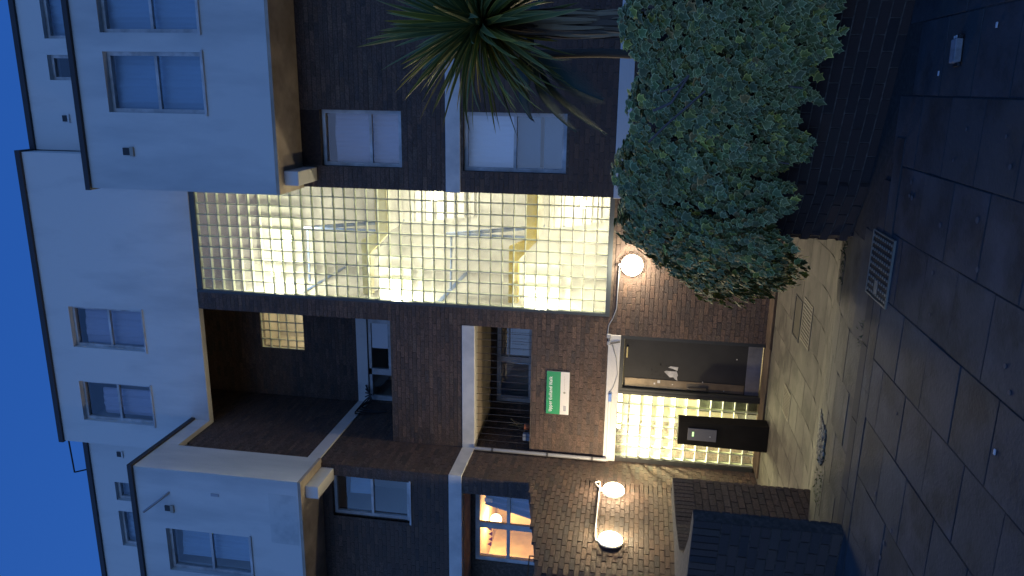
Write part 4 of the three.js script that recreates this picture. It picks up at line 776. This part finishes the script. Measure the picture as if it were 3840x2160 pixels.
{
  const t = thing('ivy', 'thick variegated ivy hanging over the curved planter wall', 'ivy');
  const leafMat = new THREE.MeshPhysicalMaterial({ color: 0xffffff, vertexColors: true, roughness: 0.6, side: THREE.DoubleSide, name: 'ivy_leaf' });
  const P = PLAN.map(p => new THREE.Vector2(...p)), len = [0]; for (let i = 1; i < P.length; i++) len.push(len[i - 1] + P[i].distanceTo(P[i - 1]));
  const at = s => { let i = 1; while (i < P.length - 1 && s > len[i]) i++; const k = (s - len[i - 1]) / (len[i] - len[i - 1]), q = P[i - 1].clone().lerp(P[i], k), a = P[Math.max(i - 2, 0)], b = P[Math.min(i + 1, P.length - 1)], d = b.clone().sub(a).normalize(); return [q, new THREE.Vector2(-d.y, d.x)]; };
  const L = len[9], s0 = 0.5;
  // how far the curtain of leaves hangs down (height of its lower edge) and how far it bulges, along the wall
  const hang = [[0.5, 0.95], [2.2, 0.80], [3.2, 0.62], [3.9, 0.74], [4.5, 0.98], [5.1, 1.12], [5.6, 1.17], [6.2, 1.12], [6.9, 1.08], [7.2, 0.98], [7.45, 0.84], [7.75, 0.92], [8.2, 0.98], [9.2, 0.9]];
  const look = (tab, s) => { for (let i = 1; i < tab.length; i++) if (s < tab[i][0]) { const k = (s - tab[i - 1][0]) / (tab[i][0] - tab[i - 1][0]); return tab[i - 1][1] + (tab[i][1] - tab[i - 1][1]) * clamp(k, 0, 1); } return tab[tab.length - 1][1]; };
  const bulge = [[0.5, 0.40], [2.0, 0.66], [3.5, 0.68], [4.6, 0.55], [5.3, 0.34], [6.5, 0.24], [8, 0.22], [9.5, 0.22]];
  const lump = (s, v) => 0.5 + 0.25 * Math.sin(s * 5.1 + 1.3 * Math.sin(v * 4.3)) + 0.25 * Math.sin(s * 2.3 + v * 6.1 + 2) + 0.28 * Math.sin(s * 13.7 + v * 3.1) * Math.sin(v * 11 + s * 3.3);
  const mats = [], cols = [], near = [], q4 = new THREE.Quaternion(), N = 24000;
  for (let i = 0; i < N; i++) {
    const s = s0 + (L - s0) * rnd(), [p, n] = at(s), yb = look(hang, s) + 0.055 * (Math.sin(s * 7.3) + Math.sin(s * 17.7 + 1) + 0.7 * Math.sin(s * 41)) - (rnd() < 0.04 ? 0.14 * rnd() : 0), bu = look(bulge, s), topY = 2.30 + 0.10 * Math.sin(s * 3.1) * Math.sin(s * 7.7) + 0.05;
    const v = Math.pow(rnd(), 0.9);                                 // 0 = crest, 1 = lower edge
    let out, y, ndir;
    if (rnd() < 0.22) { const u = rnd(); out = -0.55 * u + (s < 5.7 ? -0.02 : 0.12 * bu); y = topY + 0.06 * rnd() - 0.12 * u; ndir = V(n.x * 0.25, 1, n.y * 0.25); }
    else {
      y = topY - (topY - yb) * v + rr(-0.03, 0.03);
      const prof = s < 5.7 ? 0.06 + 0.95 * Math.pow(clamp(v / 0.55, 0, 1), 1.0) * (v > 0.85 ? 1 - 1.2 * (v - 0.85) : 1) : Math.sin(Math.PI * clamp(0.16 + 0.70 * v, 0, 1)) * 0.75 + 0.25 * (1 - v), depth = Math.pow(rnd(), 1.6);
      out = 0.05 + bu * prof * (0.62 + 0.55 * lump(s, v)) * (1 - 0.45 * depth) + 0.03 * rnd();
      ndir = V(n.x, 0.35 + 0.5 * (0.5 - v), n.y);
    }
    const c = V(p.x + n.x * out, y, p.y + n.y * out);
    ndir.add(V(rr(-0.55, 0.55), rr(-0.45, 0.55), rr(-0.55, 0.55))).normalize();
    const down = V(rr(-0.5, 0.5), -1, rr(-0.5, 0.5)); down.addScaledVector(ndir, -down.dot(ndir)).normalize();   // tips hang down
    const side = new THREE.Vector3().crossVectors(down, ndir), sz = rr(0.032, 0.074) * (rnd() < 0.15 ? 1.35 : 1);
    const m = new THREE.Matrix4().makeBasis(side.multiplyScalar(sz), down.multiplyScalar(sz), ndir.multiplyScalar(sz)).setPosition(c);
    const yellow = rnd() < 0.09, k = rr(0.5, 1.2), dead = rnd() < 0.025, col = dead ? lin(1.5 * k, 0.85 * k, 0.7 * k) : lin(yellow ? 1.7 * k : k * rr(0.85, 1.1), yellow ? 1.45 * k : k, yellow ? 0.75 * k : k * rr(0.85, 1.2));
    const vis = camFrustum.containsPoint(c);
    if (vis && c.x > -0.2 && near.length < 290 && rnd() < 0.12) near.push([m, col]); else { mats.push(m); cols.push(col); }
  }
  const im = new THREE.InstancedMesh(ivyLeaf, leafMat, mats.length); im.name = 'leaf_mass'; im.userData.kind = 'stuff';
  mats.forEach((m, i) => { im.setMatrixAt(i, m); im.setColorAt(i, cols[i]); }); im.castShadow = im.receiveShadow = true; t.add(im);
  const tint = [0.75, 0.95, 1.1].map(k => { const m = leafMat.clone(); m.color.setRGB(k, k, k * 1.02); return m; });
  for (const [m] of near) { const o = new THREE.Mesh(ivyLeaf, pick(tint)); o.name = 'leaf'; o.castShadow = o.receiveShadow = true; o.applyMatrix4(m); t.add(o); }
  // bare stems showing through
  const wood = std([0.14, 0.11, 0.10], { name: 'ivy_stem' });
  const stem = (a, b, c, r) => part('stem', tube([a, b, c], r, 10, 5), wood, t);
  stem([-0.38, 2.22, -5.60], [-0.25, 2.10, -5.55], [-0.02, 1.86, -5.50], 0.008); stem([-0.16, 2.20, -5.56], [-0.10, 2.08, -5.50], [0.08, 1.98, -5.45], 0.010);
  stem([-0.03, 2.16, -5.50], [0.0, 2.06, -5.46], [0.08, 1.98, -5.45], 0.006);
  for (let i = 0; i < 14; i++) { const s = rr(3.5, 9), [p, n] = at(s); stem([p.x + n.x * 0.1, 2.2, p.y + n.y * 0.1], [p.x + n.x * 0.16 + rr(-0.1, 0.1), 1.7, p.y + n.y * 0.16], [p.x + n.x * 0.12 + rr(-0.2, 0.2), 1.2, p.y + n.y * 0.12], 0.007); }
}
// ---- cabbage palm: rosette of sword leaves on a trunk with a skirt of dead ones
function swordLeaf(len, wid, droop, mat, tip) {
  const n = 8, pos = [], col = [], c = (k, u) => { const e = u > 0.78 ? (u - 0.78) / 0.22 * tip : 0, g = k ? [0.36, 0.33, 0.09] : [0.11, 0.15, 0.045]; return [g[0] + 0.16 * e, g[1] + 0.09 * e, g[2] + 0.02 * e]; };
  const at = (u, s) => { const w = wid * (u < 0.12 ? 0.55 + 3.7 * u : 1) * Math.pow(1 - u, 0.55) * (u >= 1 ? 0 : 1), a = droop * u * u; return [s * w * 0.5, -len * u * u * droop * 0.55 + Math.abs(s) * w * 0.22, len * u * (1 - 0.18 * a)]; };
  for (let i = 0; i < n; i++) for (const s of [-1, 1]) {
    const u = i / n, v = (i + 1) / n, A = at(u, 0), Bq = at(v, 0), C = at(v, s), D = at(u, s), C8 = at(v, s * 0.8), D8 = at(u, s * 0.8);
    const quad = (a, b, cc, d, ka, kb) => { pos.push(...a, ...b, ...cc, ...a, ...cc, ...d); col.push(...c(ka, u), ...c(ka, v), ...c(kb, v), ...c(ka, u), ...c(kb, v), ...c(kb, u)); };
    quad(A, Bq, C8, D8, 0, 0); quad(D8, C8, C, D, 1, 1);
  }
  const g = new THREE.BufferGeometry(); g.setAttribute('position', new THREE.BufferAttribute(new Float32Array(pos), 3)); g.setAttribute('color', new THREE.BufferAttribute(new Float32Array(col), 3)); g.computeVertexNormals();
  g.setAttribute('uv', new THREE.BufferAttribute(new Float32Array(pos.length / 3 * 2), 2)); return g;
}
{
  const C = [0.53, 3.74, -7.05], t = thing('cabbage_palm', 'spiky cabbage palm with long sword leaves rising above the ivy', 'palm', [C[0], 2.0, C[2]]);
  const bark = std([0.10, 0.075, 0.055], { name: 'bark', map: rep(T_grain, 3), bumpMap: rep(T_bump, 4), bumpScale: 0.02 });
  const tr = new THREE.LatheGeometry([[0.001, 0], [0.085, 0], [0.07, 0.4], [0.075, 0.9], [0.06, 1.4], [0.045, 1.75], [0.001, 1.78]].map(p => new THREE.Vector2(...p)), 14); part('trunk', tr, bark, t);
  const kinds = [0.08, 0.2, 0.38, 0.6].flatMap(d => [0.85, 1.0].map(l => swordLeaf(l, 0.074, d, null, 0.5 + 0.4 * rnd())));
  const greens = [[1, 1, 1], [0.8, 0.85, 0.9], [1.15, 1.1, 0.9], [1.7, 1.35, 0.7]].map((c, i) => new THREE.MeshStandardMaterial({ color: lin(...c), vertexColors: true, roughness: 0.55, side: THREE.DoubleSide, name: 'sword_leaf' }));
  const N = 285;
  for (let i = 0; i < N; i++) {
    const k = (i + 0.5) / N, el = Math.asin(clamp(0.98 - 1.75 * k + rr(-0.08, 0.08), -1, 1)), az = i * 2.39996 + rr(-0.2, 0.2);
    const m = new THREE.Mesh(el > 0.5 ? pick(kinds.slice(0, 4)) : pick(kinds), greens[rnd() < 0.16 ? 3 : Math.floor(rnd() * 3)]); m.name = 'leaf'; m.castShadow = m.receiveShadow = true;
    const dir = V(Math.cos(el) * Math.cos(az), Math.sin(el), Math.cos(el) * Math.sin(az)); m.position.set(dir.x * 0.05, 1.72 + 0.12 * Math.sin(el), dir.z * 0.05);
    m.quaternion.setFromRotationMatrix(new THREE.Matrix4().lookAt(dir, V(0, 0, 0), V(0, 1, 0))); m.rotateZ(rr(-0.5, 0.5)); const s = rr(0.8, 1.08) * (el < -0.5 ? 0.95 : 1); m.scale.set(s, s, s); t.add(m);
  }
  const dry = [[0.20, 0.15, 0.10], [0.30, 0.23, 0.14], [0.12, 0.09, 0.065]].map(c => std(c, { side: THREE.DoubleSide, name: 'dead_leaf' }));
  for (let i = 0; i < 90; i++) {
    const m = new THREE.Mesh(swordLeaf(rr(0.5, 0.9), 0.055, 0.4, null, 0), pick(dry)); m.name = 'dead_leaf'; m.castShadow = m.receiveShadow = true;
    const az = rnd() * 6.28, dir = V(0.28 * Math.cos(az), -1, 0.28 * Math.sin(az)).normalize(); m.position.set(dir.x * 0.2, rr(0.75, 1.6), dir.z * 0.2);
    m.quaternion.setFromRotationMatrix(new THREE.Matrix4().lookAt(dir, V(0, 0, 0), V(Math.cos(az), 0.2, Math.sin(az)))); t.add(m);
  }
}
// ---- dark feather palm behind it, against the brick
{
  const t = thing('feather_palm', 'dark feathery palm fronds drooping against the brick behind the spiky palm', 'palm', [0.35, 2.0, -9.2]);
  const green = std([0.025, 0.05, 0.034], { side: THREE.DoubleSide, roughness: 0.6, name: 'frond' });
  const trunk = part('stem', tube([[0, 0, 0], [0.02, 0.8, 0.02], [0, 1.55, 0]], 0.05, 10, 8), std([0.07, 0.055, 0.04], { name: 'bark' }), t);
  const frond = (dir, len, fall) => {
    const l = [], curve = u => V(dir[0] * len * u, 1.5 + dir[1] * len * u - fall * u * u, dir[2] * len * u), pts = [...Array(9)].map((_, i) => curve(i / 8).toArray());
    l.push(tube(pts, 0.008, 12, 4).toNonIndexed());
    for (let i = 4; i < 44; i++) for (const s of [-1, 1]) {
      const u = i / 44, a = curve(u), tan = curve(u + 0.02).sub(a).normalize(), sd = new THREE.Vector3().crossVectors(tan, V(0, 1, 0)).normalize().multiplyScalar(s), ll = 0.34 * Math.sin(Math.PI * clamp(u * 0.9 + 0.1, 0, 1)) + 0.05;
      const tip = a.clone().addScaledVector(sd, ll * 0.75).addScaledVector(tan, ll * 0.6).add(V(0, -ll * 0.35, 0)), w = tan.clone().multiplyScalar(0.017);
      const g = new THREE.BufferGeometry(); g.setAttribute('position', new THREE.BufferAttribute(new Float32Array([...a.clone().sub(w).toArray(), ...a.clone().add(w).toArray(), ...tip.toArray()]), 3)); g.computeVertexNormals(); g.setAttribute('uv', new THREE.BufferAttribute(new Float32Array(6), 2)); l.push(g);
    }
    part('frond', l, green, t);
  };
  frond([-0.75, 0.35, 0.25], 1.15, 0.9); frond([-0.85, 0.1, 0.15], 1.05, 0.95); frond([-0.6, 0.6, 0.35], 1.2, 0.7); frond([-0.3, 0.7, 0.5], 1.2, 0.8); frond([0.5, 0.6, 0.3], 1.2, 0.8); frond([-0.5, -0.1, 0.5], 1.0, 0.7);
}
// ---- weeds at the foot of the walls
function weed(x, z, label, n = 60, r = 0.16) {
  const t = thing('weed', label, 'weed', [x, gy(z) - 0.01, z], 'weeds in the paving joints');
  const l = []; for (let i = 0; i < n; i++) { const a = rnd() * 6.28, d = r * Math.sqrt(rnd()), h = rr(0.006, 0.022), g = new THREE.BufferGeometry(); const px = Math.cos(a) * d, pz = Math.sin(a) * d, q = rr(0.004, 0.012), e = rnd() * 6.28; g.setAttribute('position', new THREE.BufferAttribute(new Float32Array([px - q * Math.cos(e), 0, pz - q * Math.sin(e), px + q * Math.cos(e), 0, pz + q * Math.sin(e), px + rr(-0.03, 0.03), h, pz + rr(-0.03, 0.03)]), 3)); g.computeVertexNormals(); g.setAttribute('uv', new THREE.BufferAttribute(new Float32Array(6), 2)); l.push(g); }
  const m = part('blades', l, std([0.05, 0.075, 0.02], { side: THREE.DoubleSide, name: 'weed' }), t); m.userData.kind = 'stuff';
}
weed(-3.35, -6.35, 'patch of moss and weeds at the end of the low wall', 200, 0.3); weed(-1.45, -6.75, 'weeds at the foot of the planter wall corner', 120, 0.2);
weed(-1.75, -5.75, 'weeds growing beside the studded drain cover', 70, 0.12); weed(-3.0, -10.0, 'thin moss around the ribbed grate under the tower lamp', 40, 0.25);

renderer.render(scene, camera);
